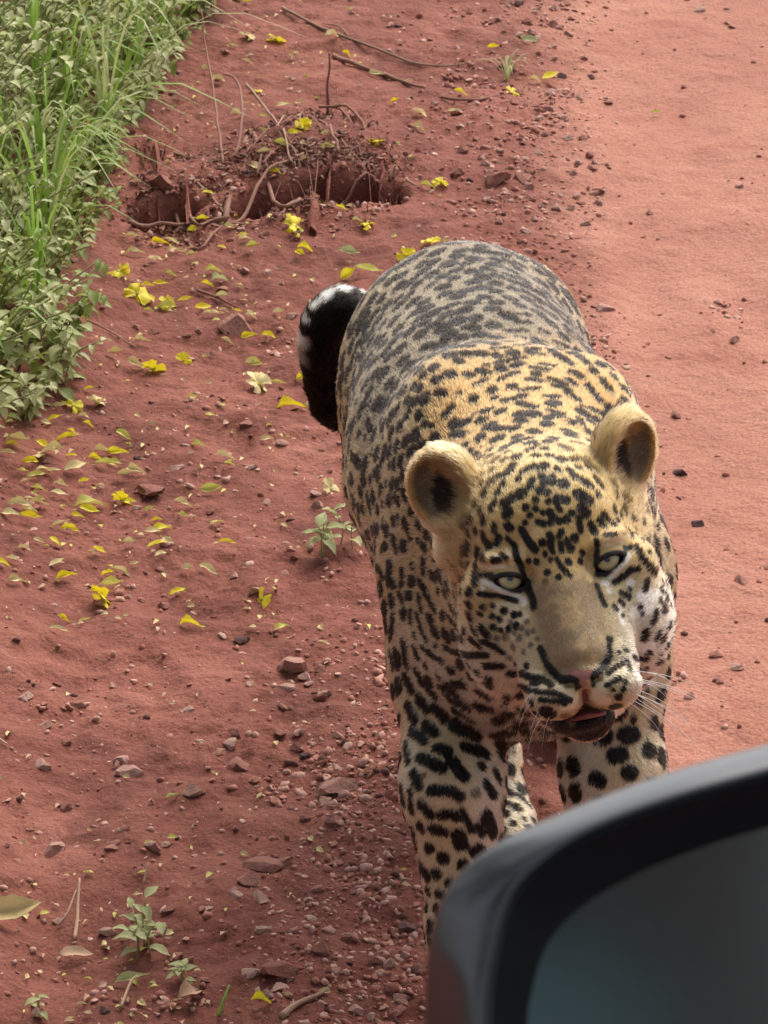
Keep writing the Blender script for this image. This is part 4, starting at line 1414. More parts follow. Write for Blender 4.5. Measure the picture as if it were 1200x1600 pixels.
def leaf_mat(name, top, bot, rough=.5, var=.25, trans=.25, scale=30):
    nt = NT(name)
    oi = nt.n('ShaderNodeObjectInfo').outputs['Random']
    tc = nt.n('ShaderNodeTexCoord').outputs['Object']
    geo_ = nt.n('ShaderNodeNewGeometry')
    rnd = nt.math('ADD', nt.math('MULTIPLY', oi, .5), nt.math('MULTIPLY', geo_.outputs['Random Per Island'], .5))
    f = nt.math('ADD', nt.math('MULTIPLY', nt.noise(tc, scale, 3), .5), nt.math('MULTIPLY', rnd, .6))
    c = nt.ramp(f, [(.25, bot), (.8, top)])
    nt.l(c, nt.b.inputs['Base Color'])
    nt.set(Roughness=rough, Specular_IOR_Level=.35)
    tr = nt.n('ShaderNodeBsdfTranslucent'); nt.l(c, tr.inputs[0])
    mx = nt.n('ShaderNodeMixShader'); mx.inputs[0].default_value = trans
    nt.l(nt.b.outputs[0], mx.inputs[1]); nt.l(tr.outputs[0], mx.inputs[2]); nt.l(mx.outputs[0], nt.out.inputs['Surface'])
    nt.bump(nt.noise(tc, scale * 5, 3), .3, .002)
    return nt.m


yellow = leaf_mat('yellow_petal', (.86, .78, .04), (.80, .60, .02), .5, trans=.3)
faded = leaf_mat('faded_petal', (.78, .68, .34), (.60, .44, .20), .7, trans=.2)
olive = leaf_mat('yellow_green_leaf', (.74, .69, .17), (.50, .48, .11), .6)
drytan = leaf_mat('dry_leaf', (.62, .42, .28), (.40, .23, .14), .8, trans=.1)
green_m = leaf_mat('herb_leaf', (.38, .43, .11), (.20, .26, .06), .5, trans=.35)
pale_m = leaf_mat('pale_herb_leaf', (.56, .57, .29), (.36, .39, .16), .55, trans=.35)
bright_m = leaf_mat('grass_blade', (.30, .46, .075), (.17, .30, .05), .45, trans=.4)
stem_m = leaf_mat('herb_stem', (.30, .34, .13), (.20, .20, .09), .7, trans=.0)
drystem = leaf_mat('dry_stem', (.40, .25, .17), (.22, .125, .088), .85, trans=0)
rootm = leaf_mat('root_bark', (.32, .165, .118), (.17, .075, .055), .9, trans=0)

PET = [mesh_from('petal', *petal_geo(i)) for i in range(6)]
for me in PET: me.materials.append(yellow)
PETF = [mesh_from('petal', *petal_geo(20 + i)) for i in range(4)]
for me in PETF: me.materials.append(faded)
Vc, Fc = tube_mesh('calyx', [(0, 0, -.05), (0, 0, .18), (0, 0, .42)], [.05, .12, .2], 8)
CAL = mesh_from('calyx', Vc, Fc); CAL.materials.append(olive)


def flower(px, py, size, tilt, rz, label, pets=5, mats=PET, dz=0.0):
    p = on_ground(px, py)
    r = bpy.data.objects.new('fallen_flower', None); COL.objects.link(r)
    r.location = (p[0], p[1], p[2] + size * .10 + dz); r.rotation_euler = (tilt * .8, rng.normal(0, .3), rz)
    r.scale = (1, 1, .65)
    tag(r, label, 'flower')
    size *= .92
    obj('calyx', CAL, None, r).scale = (size * .8,) * 3
    for k in range(pets):
        o = obj('petal', mats[int(rng.integers(len(mats)))], None, r)
        o.location = (0, 0, size * .22)
        o.rotation_euler = (rng.normal(0, .45), rng.normal(-.15, .5), k * 6.283 / pets + rng.normal(0, .3))
        o.scale = (size * rng.uniform(.6, 1.0), size * rng.uniform(.6, 1.0), size * rng.uniform(.7, 1.2))


flower(475, 206, .026, .5, .3, 'bright yellow fallen flower behind the root clump, near a thin upright twig')
flower(457, 358, .029, .8, 1.3, 'bright yellow crumpled flower in front of the dark hollow under the roots')
flower(187, 430, .025, -.5, 2.2, 'yellow flower nearest the green verge, first of three in a line')
flower(215, 465, .029, .6, .9, 'large yellow flower in the middle of the line of three by the verge')
flower(258, 478, .022, -.7, 4.0, 'small yellow flower at the right end of the line of three by the verge')
flower(158, 942, .028, 1.0, 2.6, 'bright yellow flower alone on the bare dirt at mid left')
flower(412, 932, .020, 1.3, 5.2, 'yellow curled flower with a raised lip left of the leopard chest', 3)
flower(636, 404, .024, .7, .2, 'yellow flower showing over the back of the leopard, lower left one', 4)
flower(676, 384, .024, -.6, 1.2, 'pale yellow flower peeping over the highest point of the leopard back', 4)
flower(514, 768, .022, .8, .7, 'faded yellow flower behind the seedling at the leopard flank', 4, PETF)
flower(113, 637, .022, .5, .7, 'yellow flower at the foot of the verge grass', 4)
flower(590, 226, .020, .7, 3.0, 'greenish yellow flower right of the root clump', 4)
flower(575, 350, .020, -.5, 2.0, 'greenish yellow flower in front of the right end of the roots', 4)
flower(430, 66, .022, .6, 2.4, 'orange-yellow flower near the top edge by the dark broad leaf', 4)
flower(798, 146, .018, .4, 1.4, 'small yellow round flower below the grass tuft at the top', 4)
flower(688, 288, .018, .5, 1.9, 'pale lime flower on the gravel between roots and big stone', 4)
flower(240, 584, .026, .9, 3.3, 'lime yellow crumpled flower on the dirt between verge and tail', 4)
flower(286, 566, .018, .5, 1.1, 'small lime flower right beside the lime yellow crumpled flower', 4)
flower(190, 790, .026, 1.1, 2.9, 'yellow-green crumpled flower with a long trailing leaf at mid left', 4)
flower(66, 716, .024, .6, 4.4, 'dull yellow flower among petals below the verge grass', 4, PETF)
flower(400, 606, .030, .7, 1.6, 'pale cream withered flower cluster left of the leopard flank', 5, PETF)
flower(385, 60, .022, .5, 2.8, 'pale yellow withered flower beside the dark broad leaf at the top', 4, PETF)
flower(398, 146, .020, .5, .8, 'yellow-green flower above the forked dead stem', 3)
flower(150, 636, .022, .7, 2.2, 'cream withered flower beside the yellow flower at the verge foot', 4, PETF)

LEAF = {}
for nm, mat in (('y', yellow), ('f', faded), ('o', olive), ('t', drytan), ('g', green_m), ('p', pale_m)):
    LEAF[nm] = []
    for i in range(4):
        V, F = leaf_geo(1, (.42, .55, .34, .48)[i], .35, (.5, -.5, .25, .7)[i], wave=.05, seed=i)
        me = mesh_from('leaf', V - np.array((.5, 0, 0)), F); me.materials.append(mat); LEAF[nm].append(me)


def litter(name, px, py, size, kind, rz, label, group=None, cat='leaf', k=None, lift=.0):
    p = on_ground(px, py)
    o = obj(name, LEAF[kind][rng.integers(4) if k is None else k])
    size = size * 1.2
    o.scale = (size, size * rng.uniform(.55, 1.1), size * rng.uniform(.6, 1.9))
    o.rotation_euler = (rng.normal(.25, .3), rng.normal(0, .2), rz)
    o.location = (p[0], p[1], p[2] + size * .16 + .003 + lift)
    tag(o, label, cat, group)
    return o


litter('fallen_leaf', 455, 641, .034, 'y', .1, 'yellow leaf with a cream tip lying against the leopard flank')
litter('fallen_leaf', 488, 638, .020, 'f', .4, 'cream curled leaf tip touching the leopard flank')
litter('fallen_leaf', 22, 1446, .052, 'f', .25, 'large tan-yellow leaf at the left edge near the bottom', k=1, lift=.006)
litter('fallen_leaf', 1025, 181, .016, 'o', .2, 'tiny yellow-green leaf alone on the smooth road')
litter('fallen_leaf', 860, 126, .026, 'y', .3, 'yellow leaf right of the grass tuft near the top')
litter('fallen_leaf', 770, 80, .018, 'y', -.2, 'small yellow leaf above the grass tuft')
litter('fallen_leaf', 828, 68, .028, 'p', .1, 'pale green leaf lying near the top on the gravel')
litter('fallen_leaf', 330, 771, .026, 'o', .05, 'slim lime leaf on bare dirt left of the seedling')
litter('fallen_leaf', 410, 1570, .020, 'y', .05, 'slim yellow leaf near the bottom edge')
litter('fallen_leaf', 270, 1250, .018, 'g', .8, 'small green leaf on the open dirt at lower left')
litter('fallen_leaf', 120, 738, .034, 'f', .6, 'cream pointed leaf below the verge grass')
litter('fallen_leaf', 140, 795, .034, 'o', .2, 'long trailing yellow-green leaf touching a crumpled flower')
litter('fallen_leaf', 545, 405, .034, 'p', -.5, 'pale green pointed leaf behind the tail of the leopard')
litter('fallen_leaf', 575, 432, .036, 'o', -.1, 'yellow-green leaf lying behind the leopard hip')
litter('fallen_leaf', 545, 436, .024, 'y', .2, 'yellow leaf at the left end of the leaf scatter behind the hip')
litter('fallen_leaf', 300, 1562, .034, 't', .9, 'tan dry leaf folded over a twig near the bottom')
litter('fallen_leaf', 105, 690, .026, 'y', 0, 'long yellow leaf under the verge grass')
litter('fallen_leaf', 355, 853, .020, 'y', .1, 'yellow leaf with a white end on bare dirt left of the seedling')
litter('fallen_leaf', 298, 980, .022, 'y', -.1, 'flat yellow leaf left of the pink wedge-shaped stone')
litter('fallen_leaf', 440, 986, .018, 'o', .5, 'small dull yellow leaf above the pink wedge-shaped stone')
litter('fallen_leaf', 120, 1500, .032, 't', .2, 'pale dry leaf on the dirt below the large tan-yellow leaf')
litter('fallen_leaf', 205, 1540, .034, 'p', .1, 'pale green leaf lying flat near the bottom left')
more = [(355, 730, 'o'), (310, 700, 'o'), (195, 686, 'o'), (110, 833, 'y'), (90, 886, 'f'), (5, 886, 'y'), (25, 912, 'f'), (60, 770, 'o'), (45, 778, 'f'), (20, 880, 'f'), (395, 392, 'o'), (470, 404, 'y'),
        (715, 180, 'f'), (655, 182, 'f'), (655, 205, 'f'), (330, 8, 'y'), (468, 5, 'f'), (545, 18, 'f'), (835, 130, 'f'), (670, 296, 'o'), (400, 572, 'o'), (392, 8, 'y'), (240, 410, 'f'), (300, 405, 'f'), (330, 370, 'f'),
        (270, 395, 'f'), (215, 400, 'f'), (445, 170, 'f'), (470, 165, 'f'), (325, 495, 'f'), (345, 440, 'p'), (180, 560, 'f'), (210, 575, 'f'), (130, 975, 'o'), (95, 990, 'f'), (40, 740, 'o'), (70, 740, 'f'), (85, 660, 'y'),
        (130, 655, 'f'), (60, 850, 'f'), (20, 700, 'y'), (180, 728, 'o'), (95, 778, 'f'), (290, 475, 'y'), (350, 490, 'f'), (535, 330, 'y'), (560, 345, 'f'), (620, 230, 'f'), (590, 120, 'f'), (530, 470, 'o'), (520, 60, 'f'),
        (365, 75, 'f'), (410, 185, 'o'), (370, 40, 'f'), (310, 15, 'f'), (720, 150, 'y'), (640, 130, 'f'), (385, 378, 'f'), (440, 265, 't'), (505, 1010, 'f')]
for _ in range(170):
    px, py = (rng.normal(330, 190), rng.normal(330, 230)) if rng.random() < .6 else (rng.normal(80, 110), rng.normal(790, 90))
    if 10 < px < 900 and 5 < py < 1080 and not (500 < px and py > 380) and not (px < 170 and py < 600) and not (px < 320 and py < 260):
        more.append((px, py, str(rng.choice(['f', 'f', 'y', 'y', 'o', 'f']))))
for px, py, k in more:
    lab = {'y': 'yellow fallen petal lying on the red dirt', 'f': 'faded cream petal lying on the red dirt', 'o': 'yellow-green withered petal lying on the red dirt',
           'p': 'pale green withered petal on the red dirt', 't': 'tan withered petal on the red dirt'}[k]
    litter('fallen_petal', px + rng.normal(0, 2), py, rng.uniform(.013, .026), k, rng.uniform(-.6, .6), lab,
           {'y': 'yellow petals strewn on the dirt', 'f': 'faded petals strewn on the dirt', 'o': 'yellow-green petals strewn on the dirt', 'p': 'pale green petals strewn on the dirt', 't': 'tan petals strewn on the dirt'}[k], 'petal')
items = []
LG = [leaf_geo(1, w, .35, c, 1, 3, wave=.06, seed=i) for i, (w, c) in enumerate(((.5, .4), (.35, -.4), (.6, .2)))]
n = 0
while n < 900:
    px, py = rng.uniform(-60, 700), rng.uniform(-40, 1640)
    dens = (.9 if py < 480 else .5 if py < 1000 else .12) * math.exp(-max(0, px - 420) / 160)
    if py > 1400 and px < 330: dens = .7
    if rng.random() > dens: continue
    g = at_z(px, py); s = rng.uniform(.005, .014)
    V, F = LG[rng.integers(3)]
    items.append((V, F, int(rng.choice([0, 0, 1, 2, 2])), np.array((s, s, s)), rotz(rng.uniform(0, 6.28)) @ rotx(rng.normal(0, .5)), np.array((g[0], g[1], H(g[0], g[1]) + .004))))
    n += 1
joined('leaf_litter', items, [faded, olive, drytan], kind='stuff', label='small dry leaf and petal crumbs on the red dirt', smooth_shade=True)

# ================================================================== TWIGS, ROOTS
def twig(name, px_pts, rad, mat, label, dz=0.004, cat='twig', end=.5, absolute=None):
    P = []
    for q in px_pts:
        g = on_ground(q[0], q[1]) if len(q) == 2 else on_ground(q[0], q[1]) + np.array((0, 0, q[2]))
        P.append(g + np.array((0, 0, dz)))
    P = spline(P, 5 * len(P))
    P += np.stack([vnoise(P, 30, 3 + i) for i in range(3)], 1) * rad * .6
    V, F = tube_mesh(name, P, np.linspace(rad, rad * end, len(P)), 7)
    return obj(name, mesh_from(name, V, F), mat, label=label, cat=cat)


twig('dry_twig', [(440, 15), (500, 45), (560, 68), (640, 100), (690, 106), (725, 102)], .0030, drystem, 'long thin tan twig lying across the dirt near the top')
twig('dry_twig', [(545, 60), (530, 45), (505, 40)], .0018, drystem, 'short thin side twig beside the long tan twig near the top')
twig('dead_stem', [(512, 190), (513, 190, .05), (515, 190, .115)], .0030, rootm, 'thin dead stem standing upright at the back of the root clump', cat='stem')
twig('dead_stem', [(348, 262), (342, 240, .04), (333, 215, .09), (322, 195, .14), (318, 180, .18)], .0026, rootm, 'dark forked dead stem rising from the soil beside the verge', cat='stem')
twig('dead_stem', [(350, 258), (372, 244, .01), (380, 225, .05), (372, 200, .075), (350, 180, .07)], .0030, rootm, 'hook-shaped dead stem curving out beside the forked one', cat='stem')
twig('dry_twig', [(385, 180, .05), (420, 205, .03), (458, 232)], .0028, drystem, 'straight brown twig slanting down to the root clump')
twig('dry_twig', [(250, 240), (300, 250), (345, 258)], .0026, drystem, 'pale twig lying between the verge and the forked stem')
twig('dry_twig', [(298, 278), (330, 310), (355, 345)], .0024, drystem, 'thin twig slanting over the hollow below the forked stem')
twig('grass_sprout', [(340, 1592), (350, 1580, .012), (358, 1570, .02)], .0022, bright_m, 'single green grass blade at the bottom edge', cat='grass')
twig('dry_twig', [(118, 1472), (122, 1440, .012), (126, 1415, .03)], .0022, drytan, 'pale curled twig standing up at lower left', cat='twig')
twig('dry_twig', [(90, 1450), (106, 1440, .008), (120, 1424, .022)], .0018, drytan, 'pale twig leaning on the curled one at lower left')
twig('dry_twig', [(225, 1385), (232, 1368, .012)], .0018, drytan, 'stub of pale twig above the green sprig')
twig('dry_twig', [(190, 1580), (205, 1555, .012), (215, 1548, .015)], .0018, drytan, 'tan twig poking up near the bottom left')
twig('dry_twig', [(0, 1160), (12, 1168)], .0016, drytan, 'pale straw at the left edge')
twig('dry_twig', [(440, 1590), (470, 1572), (510, 1552)], .0042, drystem, 'thick reddish twig at the bottom edge')
twig('dry_twig', [(310, 458), (340, 470), (372, 484)], .0024, rootm, 'reddish twig lying left of the tail')
twig('dry_twig', [(690, 155), (740, 160), (780, 152)], .0030, rootm, 'dark red twig under the grass tuft')
twig('dry_twig', [(520, 90), (560, 105), (600, 118)], .0050, rootm, 'dark red root stretch below the long tan twig')
twig('dry_twig', [(600, 118), (640, 135), (665, 140)], .0040, rootm, 'dark red root end left of the grass tuft')
twig('dry_twig', [(0, 640, .02), (40, 632, .02), (70, 640, .008)], .0026, drystem, 'bent straw-coloured stalk at the foot of the verge')
twig('dry_twig', [(135, 505), (170, 520), (215, 548)], .0018, drystem, 'thin pale stalk reaching out of the verge over the dirt')

rc = bpy.data.objects.new('root_clump', None); COL.objects.link(rc)
c0 = on_ground(480, 300); rc.location = c0
tag(rc, 'tangled brown root clump overhanging a dark hollow behind the leopard', 'roots')
inv = Matrix.Translation(-Vector(c0))


def root(px_pts, rad, end=.6, mat=rootm):
    rad = rad * .72
    P = [on_ground(q[0], q[1]) + np.array((0, 0, q[2] * .55)) for q in px_pts]
    P = spline(P, 4 * len(P)); P += np.stack([vnoise(P, 40, 13 + i) for i in range(3)], 1) * rad * 1.2
    V, F = tube_mesh('root', P, np.linspace(rad, rad * end, len(P)) * (1 + .25 * vnoise(P, 70, 5)), 7)
    o = obj('root', mesh_from('root', V, F), mat, rc); o.matrix_parent_inverse = inv


root([(335, 345, .0), (355, 322, .02), (390, 303, .028), (430, 300, .03), (472, 292, .026)], .0075)
root([(345, 340, .0), (380, 318, .014), (420, 308, .022), (475, 300, .02)], .005)
root([(480, 290, .02), (530, 300, .02), (560, 312, .005)], .003)
root([(440, 282, .03), (500, 280, .035), (570, 285, .025), (618, 298, .006)], .005)
root([(500, 268, .035), (560, 275, .03), (610, 290, .012)], .004)
root([(380, 290, .02), (440, 276, .035), (520, 262, .035), (585, 272, .02)], .004)
root([(512, 188, .01), (518, 215, .02), (530, 250, .025)], .005)
root([(500, 200, .015), (540, 235, .015), (600, 268, .01)], .0035)
root([(200, 330, .02), (240, 325, .03), (280, 328, .022), (330, 340, .008)], .005)
root([(270, 300, .02), (300, 320, .03), (330, 345, .004)], .005)


def crust(px0, px1, py0, py1, over, seed):
    """broken shelf of root-bound soil that overhangs the hollow"""
    n, m = 26, 9
    top, bot = [], []
    for i in range(n):
        t = i / (n - 1)
        b_ = on_ground(px0 + (px1 - px0) * t, py0 + (py1 - py0) * t - 30)
        fade = math.sin(math.pi * min(1, max(0, t))) ** .5
        z0 = b_[2] + .004
        fr = (over + .055) * (.55 + .45 * fade) * (1 + .35 * vnoise(np.array((t * 7, seed, 0.)), 1.0, seed))
        for j in range(m):
            u = j / (m - 1)
            p = np.array((b_[0], b_[1] + .05 - (fr + .05) * u, z0 + .014 * math.sin(u * 2.2) * fade - .020 * u ** 3))
            p = p + .005 * np.array([vnoise(p, 42, seed + k) for k in range(3)]) + np.array((0, 0, .004 * vnoise(p, 120, seed)))
            top.append(p); bot.append(p + np.array((0, .010, -.013 - .010 * (1 - u))))
    V = np.array(top + bot); F = []; N_ = n * m
    for i in range(n - 1):
        for j in range(m - 1):
            a_ = i * m + j
            F += [(a_, a_ + 1, a_ + m + 1, a_ + m), (N_ + a_, N_ + a_ + m, N_ + a_ + m + 1, N_ + a_ + 1)]
        for j in (0, m - 1):
            a_ = i * m + j
            F.append((a_, a_ + m, N_ + a_ + m, N_ + a_))
    o = obj('soil_crust', mesh_from('soil_crust', V, F), ground.data.materials[0], rc); o.matrix_parent_inverse = inv


crust(395, 622, 318, 306, .030, 3)
crust(196, 330, 348, 344, .026, 8)
root([(430, 345, .004), (455, 335, .012), (480, 340, .004)], .004)
root([(250, 345, .0), (300, 352, .006), (350, 352, .004), (400, 350, .002)], .004)
for k in range(110):
    a = rng.normal(480, 72); b = rng.normal(262, 22)
    n = rng.uniform(8, 34); sl = rng.normal(.0, .9); n = n / (1 + .8 * abs(sl))
    h0 = rng.uniform(.0, .022)
    root([(a - n, b - n * sl, h0), (a, b + rng.normal(0, 3), h0 + rng.uniform(0, .014)), (a + n, b + n * sl, h0 * .5)], .0008 + .0024 * rng.random() ** 2.5, .35, rootm if k % 3 else drystem)
items = []
FLAKES = [leaf_geo(1, w, .5, c, 1, 3, wave=.10, seed=i) for i, (w, c) in enumerate(((.5, 1.2), (.3, -.9), (.7, .8), (.4, 1.6)))]
for k in range(2100):                                 # bark flakes, dry scraps and crumbs of soil caught in the roots
    px, py = (rng.normal(480, 78), rng.normal(264, 24)) if k < 1650 else (rng.normal(275, 48), rng.normal(314, 16))
    g = on_ground(px, py)
    if k % 2:
        V, F = FLAKES[rng.integers(4)]; s_ = .004 + .013 * rng.random() ** 2; sc_ = np.array((s_, s_, s_))
    else:
        V, F = GRIT[rng.integers(len(GRIT))]; s_ = .0015 + .006 * rng.random() ** 2; sc_ = s_ * np.array((rng.uniform(.8, 1.5), rng.uniform(.6, 1), .55))
    items.append((V, F, int(rng.choice([0, 1, 2, 3, 3])), sc_, rotz(rng.uniform(0, 6.28)) @ rotx(rng.normal(0, .8)), g + np.array((0, 0, rng.uniform(.0, .012))) - np.array(c0)))
joined('bark_crumbs', items, [rootm, drystem, GM[2], GM[0]], parent=rc, kind='stuff', tri=True)

# ================================================================== PLANTS
def leaf_in(o_name, me, parent, base, direction, size, roll=0.0):
    o = obj(o_name, me, None, parent)
    d = Vector(direction).normalized()
    q = d.to_track_quat('X', 'Z')
    o.rotation_mode = 'QUATERNION'
    o.rotation_quaternion = q @ Vector((1, 0, 0)).rotation_difference(Vector((1, 0, 0)))
    o.location = Vector(base)
    o.scale = (size,) * 3
    return o


HERB = {}
for nm, mat in (('g', green_m), ('p', pale_m)):
    HERB[nm] = []
    for i in range(4):
        V, F = leaf_geo(1, (.52, .46, .60, .50)[i], .22, (.45, .7, .3, .9)[i], wave=.035, seed=i)
        me = mesh_from('leaf', V, F); me.materials.append(mat); HERB[nm].append(me)


def herb(x, y, hgt, kind, n_leaf, size, label, group=None, name='leafy_herb', cat='plant', lean=(0, 0), droop=.2, stems=3, n_part=None, tilt=0):
    """stems with leaves set round them; the leaves on the outside are parts, inner ones are joined"""
    z = H(x, y)
    r = bpy.data.objects.new(name, None); COL.objects.link(r); r.location = (x, y, z)
    tag(r, label, cat, group)
    inner, sv, sf, b = [], [], [], 0
    left = n_leaf if n_part is None else n_part
    for s in range(stems):
        a = rng.uniform(0, 6.28); sp = rng.uniform(.15, .5) * hgt
        top = np.array((math.cos(a) * sp + lean[0] * hgt, math.sin(a) * sp + lean[1] * hgt, hgt * rng.uniform(.75, 1.05)))
        P = spline([np.array((math.cos(a) * .012, math.sin(a) * .012, -.01)), top * np.array((.35, .35, .55)), top], 8)
        V, F = tube_mesh('stem', P, np.linspace(.0022, .0011, 8) * min(1, .35 + hgt * 4), 5)
        sv.append(np.array(V)); sf += [tuple(i + b for i in f) for f in F]; b += len(V)
        per = n_leaf // stems
        for i in range(per):
            t = .25 + .75 * (i + rng.random()) / per
            pt = P[min(7, int(t * 7.99))]
            aa = i * 2.4 + rng.uniform(-.5, .5) + a
            d = np.array((math.cos(aa), math.sin(aa), rng.normal(.05, .3) - droop))
            sz = size * rng.uniform(.6, 1.15) * (1.1 - .35 * t)
            k = rng.integers(4)
            if left > 0:
                leaf_in('leaf', HERB[kind][k], r, pt, d, sz); left -= 1
            else:
                inner.append((pt, d, sz, k))
    o = obj('stem', mesh_from('stem', np.concatenate(sv), sf), stem_m, r)
    return inner, r


def join_leaves(name, lst, mats, parent=None, **kw):
    items = []
    for pt, d, sz, k, mi in lst:
        V, F = LEAFGEO[k]
        q = Vector(d).normalized().to_track_quat('X', 'Z').to_matrix()
        items.append((V, F, mi, np.array((sz,) * 3), np.array(q), np.asarray(pt)))
    return joined(name, items, mats, parent=parent, smooth_shade=True, **kw)


LEAFGEO = [leaf_geo(1, (.52, .46, .60, .50)[i], .22, (.45, .7, .3, .9)[i], 1, 4, wave=.03, seed=i) for i in range(4)]

# seedling beside the leopard, sprig at the lower left, grass tuft near the top
g = on_ground(505, 862)
herb(g[0], g[1], .045, 'p', 15, .034, 'pale green seedling with broad leaves against the leopard flank', name='seedling', stems=3, droop=-.1)
g = on_ground(545, 850)
herb(g[0], g[1], .05, 'p', 10, .030, 'second pale seedling half hidden behind the leopard flank', name='seedling', stems=2, droop=-.1)
g = on_ground(222, 1488)
herb(g[0], g[1], .055, 'p', 24, .026, 'low green sprig with pale leaves on the dirt at lower left', name='sprig', stems=4, droop=0)
g = on_ground(280, 1535)
herb(g[0], g[1], .02, 'p', 10, .022, 'tiny pale-leaved sprig right of the low green sprig', name='sprig', stems=2, droop=0)
g = on_ground(60, 1580)
herb(g[0], g[1], .02, 'p', 6, .018, 'tiny withered sprig at the bottom left corner', name='sprig', stems=2, droop=0)


def grass_tuft(x, y, hgt, n, label, group=None, spread=.5, mat=None, width=.004, lean=(0, 0)):
    z = H(x, y)
    r = bpy.data.objects.new('grass_tuft', None); COL.objects.link(r); r.location = (x, y, z)
    tag(r, label, 'grass', group)
    for i in range(n):
        a = rng.uniform(0, 6.28); h = hgt * rng.uniform(.6, 1.1); s = rng.uniform(.2, 1) * spread * h
        tip = np.array((math.cos(a) * s + lean[0] * h, math.sin(a) * s + lean[1] * h, h * .75))
        P = spline([(0, 0, -.01), tip * np.array((.25, .25, .65)), tip * np.array((.65, .65, 1.05)), tip * np.array((1.15, 1.15, .85))], 9)
        side = np.cross((0, 0, 1.0), tip); side /= np.linalg.norm(side) + 1e-9
        w = width * np.array((.6, .9, 1, 1, .95, .8, .6, .35, .05))
        L_ = P - side * w[:, None]; R_ = P + side * w[:, None]; M_ = P - np.array((0, 0, 1)) * w[:, None] * .4
        V = np.concatenate([L_, M_, R_]); F = []
        for j in range(8):
            F += [(j, 9 + j, 10 + j, j + 1), (9 + j, 18 + j, 19 + j, 10 + j)]
        obj('blade', mesh_from('blade', V, F), mat or bright_m, r)


g = on_ground(792, 125)
grass_tuft(g[0], g[1], .06, 14, 'thin pale grass tuft on the gravel near the top', spread=1.2, mat=pale_m, width=.0012)

# the green verge at the upper left
EDGE = [(4.70, -.60), (4.88, -.535), (4.98, -.465), (5.1, -.415), (5.35, -.47), (5.58, -.475), (5.8, -.45), (6.06, -.42), (6.4, -.375), (6.66, -.345), (6.92, -.31), (7.4, -.30), (8.2, -.34), (9.5, -.42)]
ey, ex = np.array(EDGE).T


def edge_x(y):
    return np.interp(y, ey, ex)


inner_all = []
n_h = 0
spots = []
for y in np.arange(4.72, 7.9, .085):
    for off in (.03, .11, .20, .30):
        spots.append((y + rng.normal(0, .025), off + rng.uniform(-.03, .03)))
for y, off in spots:
    x = edge_x(y) - off
    hgt = (.10 + .55 * off) * rng.uniform(.75, 1.2) if off > .05 else rng.uniform(.06, .12)
    kind = 'p' if rng.random() < .52 else 'g'
    px, py = to_px(np.array((x, y, .1)))
    vis = -40 < px < 420 and -60 < py < 700
    inn, r_ = herb(x, y, hgt, kind, 44, rng.uniform(.024, .036), 'leafy green herb with small pointed leaves massed in the roadside verge' if kind == 'g' else 'grey-green herb with pale pointed leaves massed in the roadside verge',
                   'green herbs of the roadside verge' if kind == 'g' else 'pale herbs of the roadside verge', lean=(.45, -.25), stems=5, n_part=6 if vis and off < .25 else 0, droop=.4)
    z = H(x, y)
    lst = [(pt, d, sz, k, 0) for pt, d, sz, k in inn]
    if lst:
        join_leaves('foliage', lst, [green_m if kind == 'g' else pale_m], r_, kind='stuff')
# undergrowth between and behind the herbs: nobody could count it
lst = []
for _ in range(13000):
    y = rng.uniform(4.4, 8.8); off = rng.random() ** 1.5 * 1.8
    x = edge_x(y) - off - .02
    z = H(x, y) + rng.uniform(.0, .06 + .35 * min(off, .8))
    a = rng.uniform(0, 6.28)
    lst.append(((x, y, z), (math.cos(a), math.sin(a), rng.normal(-.25, .35)), rng.uniform(.022, .042), int(rng.integers(4)), int(rng.random() < .5)))
join_leaves('undergrowth', lst, [green_m, pale_m], None, kind='stuff', label='dense green undergrowth filling the roadside verge', cat='undergrowth')
TUFTS = [(150, 250, .30, 10, 'tall bright grass tuft in the middle of the verge'), (60, 130, .32, 10, 'tall grass tuft at the upper left of the verge'), (20, 560, .22, 9, 'bright grass tuft at the lower left of the verge'),
         (120, 300, .25, 7, 'broad-bladed grass tuft leaning over the verge herbs'), (250, 60, .22, 9, 'bright grass tuft in the verge near the top edge'), (5, 640, .14, 7, 'short grass tuft at the lower end of the verge'),
         (60, 430, .2, 7, 'grass tuft standing among pale herbs at the left edge')]
WISPS = [(rng.uniform(-10, 300), rng.uniform(-40, 560)) for _ in range(26)]
for px, py in WISPS:
    if px > 310 - .45 * py: continue
    g = at_z(px, py + 60, .05)
    x = min(g[0], edge_x(g[1]) - .03)
    grass_tuft(x, g[1], rng.uniform(.18, .34), 9, 'wispy green grass rising among the verge herbs', 'wispy grass in the verge', spread=.9, width=.0022, lean=(.25, -.15), mat=bright_m if rng.random() < .6 else pale_m)
for px, py, h, n, lab in TUFTS:
    g = at_z(px, py + 70, .06)
    x = min(g[0], edge_x(g[1]) - .05)
    grass_tuft(x, g[1], h, n, lab, spread=.75, width=.0042, lean=(.25, -.1))
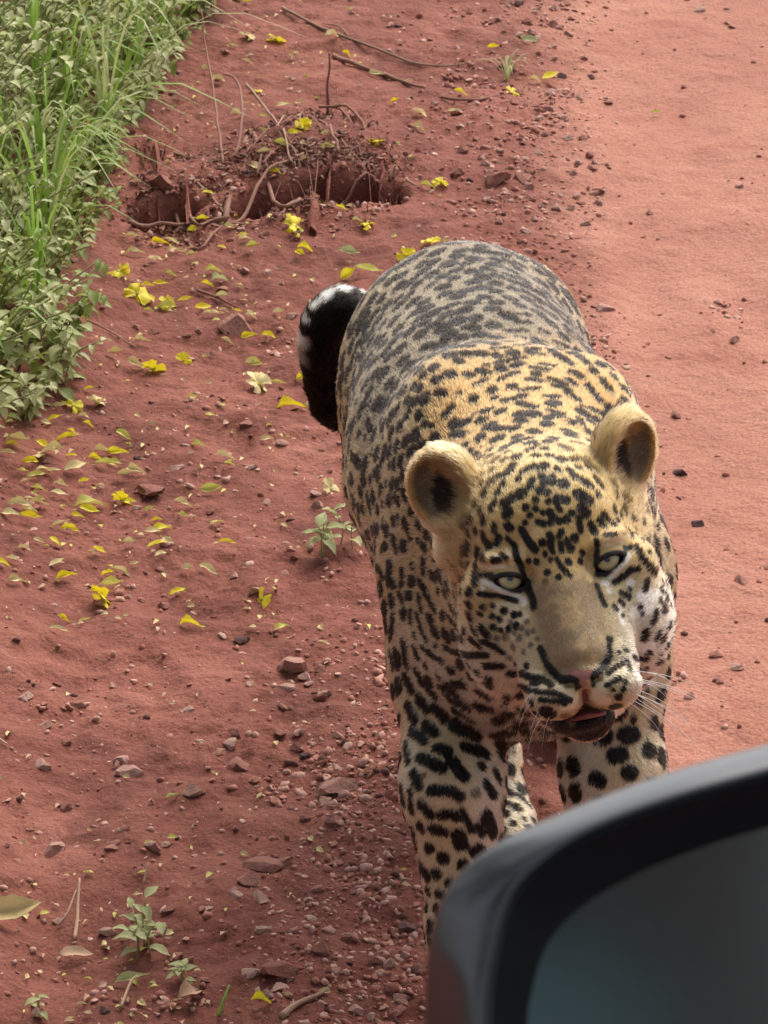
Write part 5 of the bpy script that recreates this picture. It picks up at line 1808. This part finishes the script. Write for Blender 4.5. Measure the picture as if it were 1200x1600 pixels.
# the dark broad-leaved plant at the top
broad = leaf_mat('broad_leaf', (.12, .16, .06), (.075, .105, .035), .45, trans=.2)
g = on_ground(335, 20)
r_ = bpy.data.objects.new('broad_leaved_plant', None); COL.objects.link(r_); r_.location = (g[0] - .02, g[1] + .05, g[2])
tag(r_, 'dark broad-leaved plant hanging over the dirt at the top edge of the verge', 'plant')
V, F = leaf_geo(1, .55, .2, .9, 3, 8, wave=.02)
bl = mesh_from('leaf', V, F); bl.materials.append(broad)
P = spline([(0, 0, -.01), (-.01, .01, .07), (.01, 0, .13)], 8)
V, F = tube_mesh('stem', P, np.linspace(.004, .002, 8), 6); obj('stem', mesh_from('stem', V, F), stem_m, r_)
for d, s, h in (((.55, -.8, -.75), .085, .10), ((.1, -1, -.6), .075, .11), ((1, .1, -.2), .08, .12), ((-.8, -.5, -.1), .08, .125), ((.3, .9, .2), .08, .12)):
    leaf_in('leaf', bl, r_, (0, 0, h), d, s)
# unseen trees added left and behind the camera to darken side light and reflections
crown_m = leaf_mat('tree_leaf', (.14, .19, .05), (.07, .10, .03), .5, trans=.25, scale=4)
nt = NT('tree_bark'); nt.l(nt.ramp(nt.noise(None, 14, 5, .7), [(.3, (.10, .07, .05)), (.7, (.22, .17, .13))]), nt.b.inputs['Base Color']); nt.set(Roughness=.9)
bark_m = nt.m
for tx, ty, th, tr, lab in ((-3.4, 2.6, 5.2, 1.7, 'unseen tree added for shade beside the verge, nearest the leopard'), (-3.2, -1.2, 5.6, 1.9, 'unseen tree added for shade level with the vehicle'),
                            (-4.2, 6.4, 5.0, 1.6, 'unseen tree added for shade farthest along the verge'), (-1.8, -6.0, 5.5, 2.0, 'unseen tree added for shade behind the vehicle')):
    z = H(tx, ty)
    r_ = bpy.data.objects.new('unseen_shade_tree', None); COL.objects.link(r_); r_.location = (tx, ty, z); tag(r_, lab, 'tree')
    P = spline([(0, 0, -.1), (.1, .05, th * .3), (-.05, .1, th * .55), (.1, 0, th * .8)], 14)
    V, F = tube_mesh('trunk', P + .03 * np.stack([vnoise(P, 1.3, 3 + i) for i in range(3)], 1), np.linspace(.16, .05, 14), 10)
    VV, FF = list(V), list(F)
    for k in range(9):
        a = k * 2.4; p = P[5 + k % 8]
        e = p + np.array((math.cos(a) * tr * .75, math.sin(a) * tr * .75, th * .14))
        v_, f_ = tube_mesh('limb', spline([p, (p + e) / 2 + (0, 0, .15), e], 7), np.linspace(.05, .015, 7), 6)
        FF += [tuple(i + len(VV) for i in f) for f in f_]; VV += list(v_)
    obj('trunk', mesh_from('trunk', np.array(VV), FF), bark_m, r_)
    lst = []
    cl = [np.array((math.cos(k * 2.4), math.sin(k * 2.4), 0)) * tr * rng.uniform(.25, .85) + np.array((0, 0, th * rng.uniform(.45, .98))) for k in range(26)]
    for c_l in cl:
        for _ in range(120):
            lst.append((c_l + rng.normal(0, .26, 3), rng.normal(0, 1, 3) + np.array((0, 0, -.4)), rng.uniform(.10, .17), int(rng.integers(4)), 0))
    join_leaves('crown', lst, [crown_m], r_, kind='stuff')
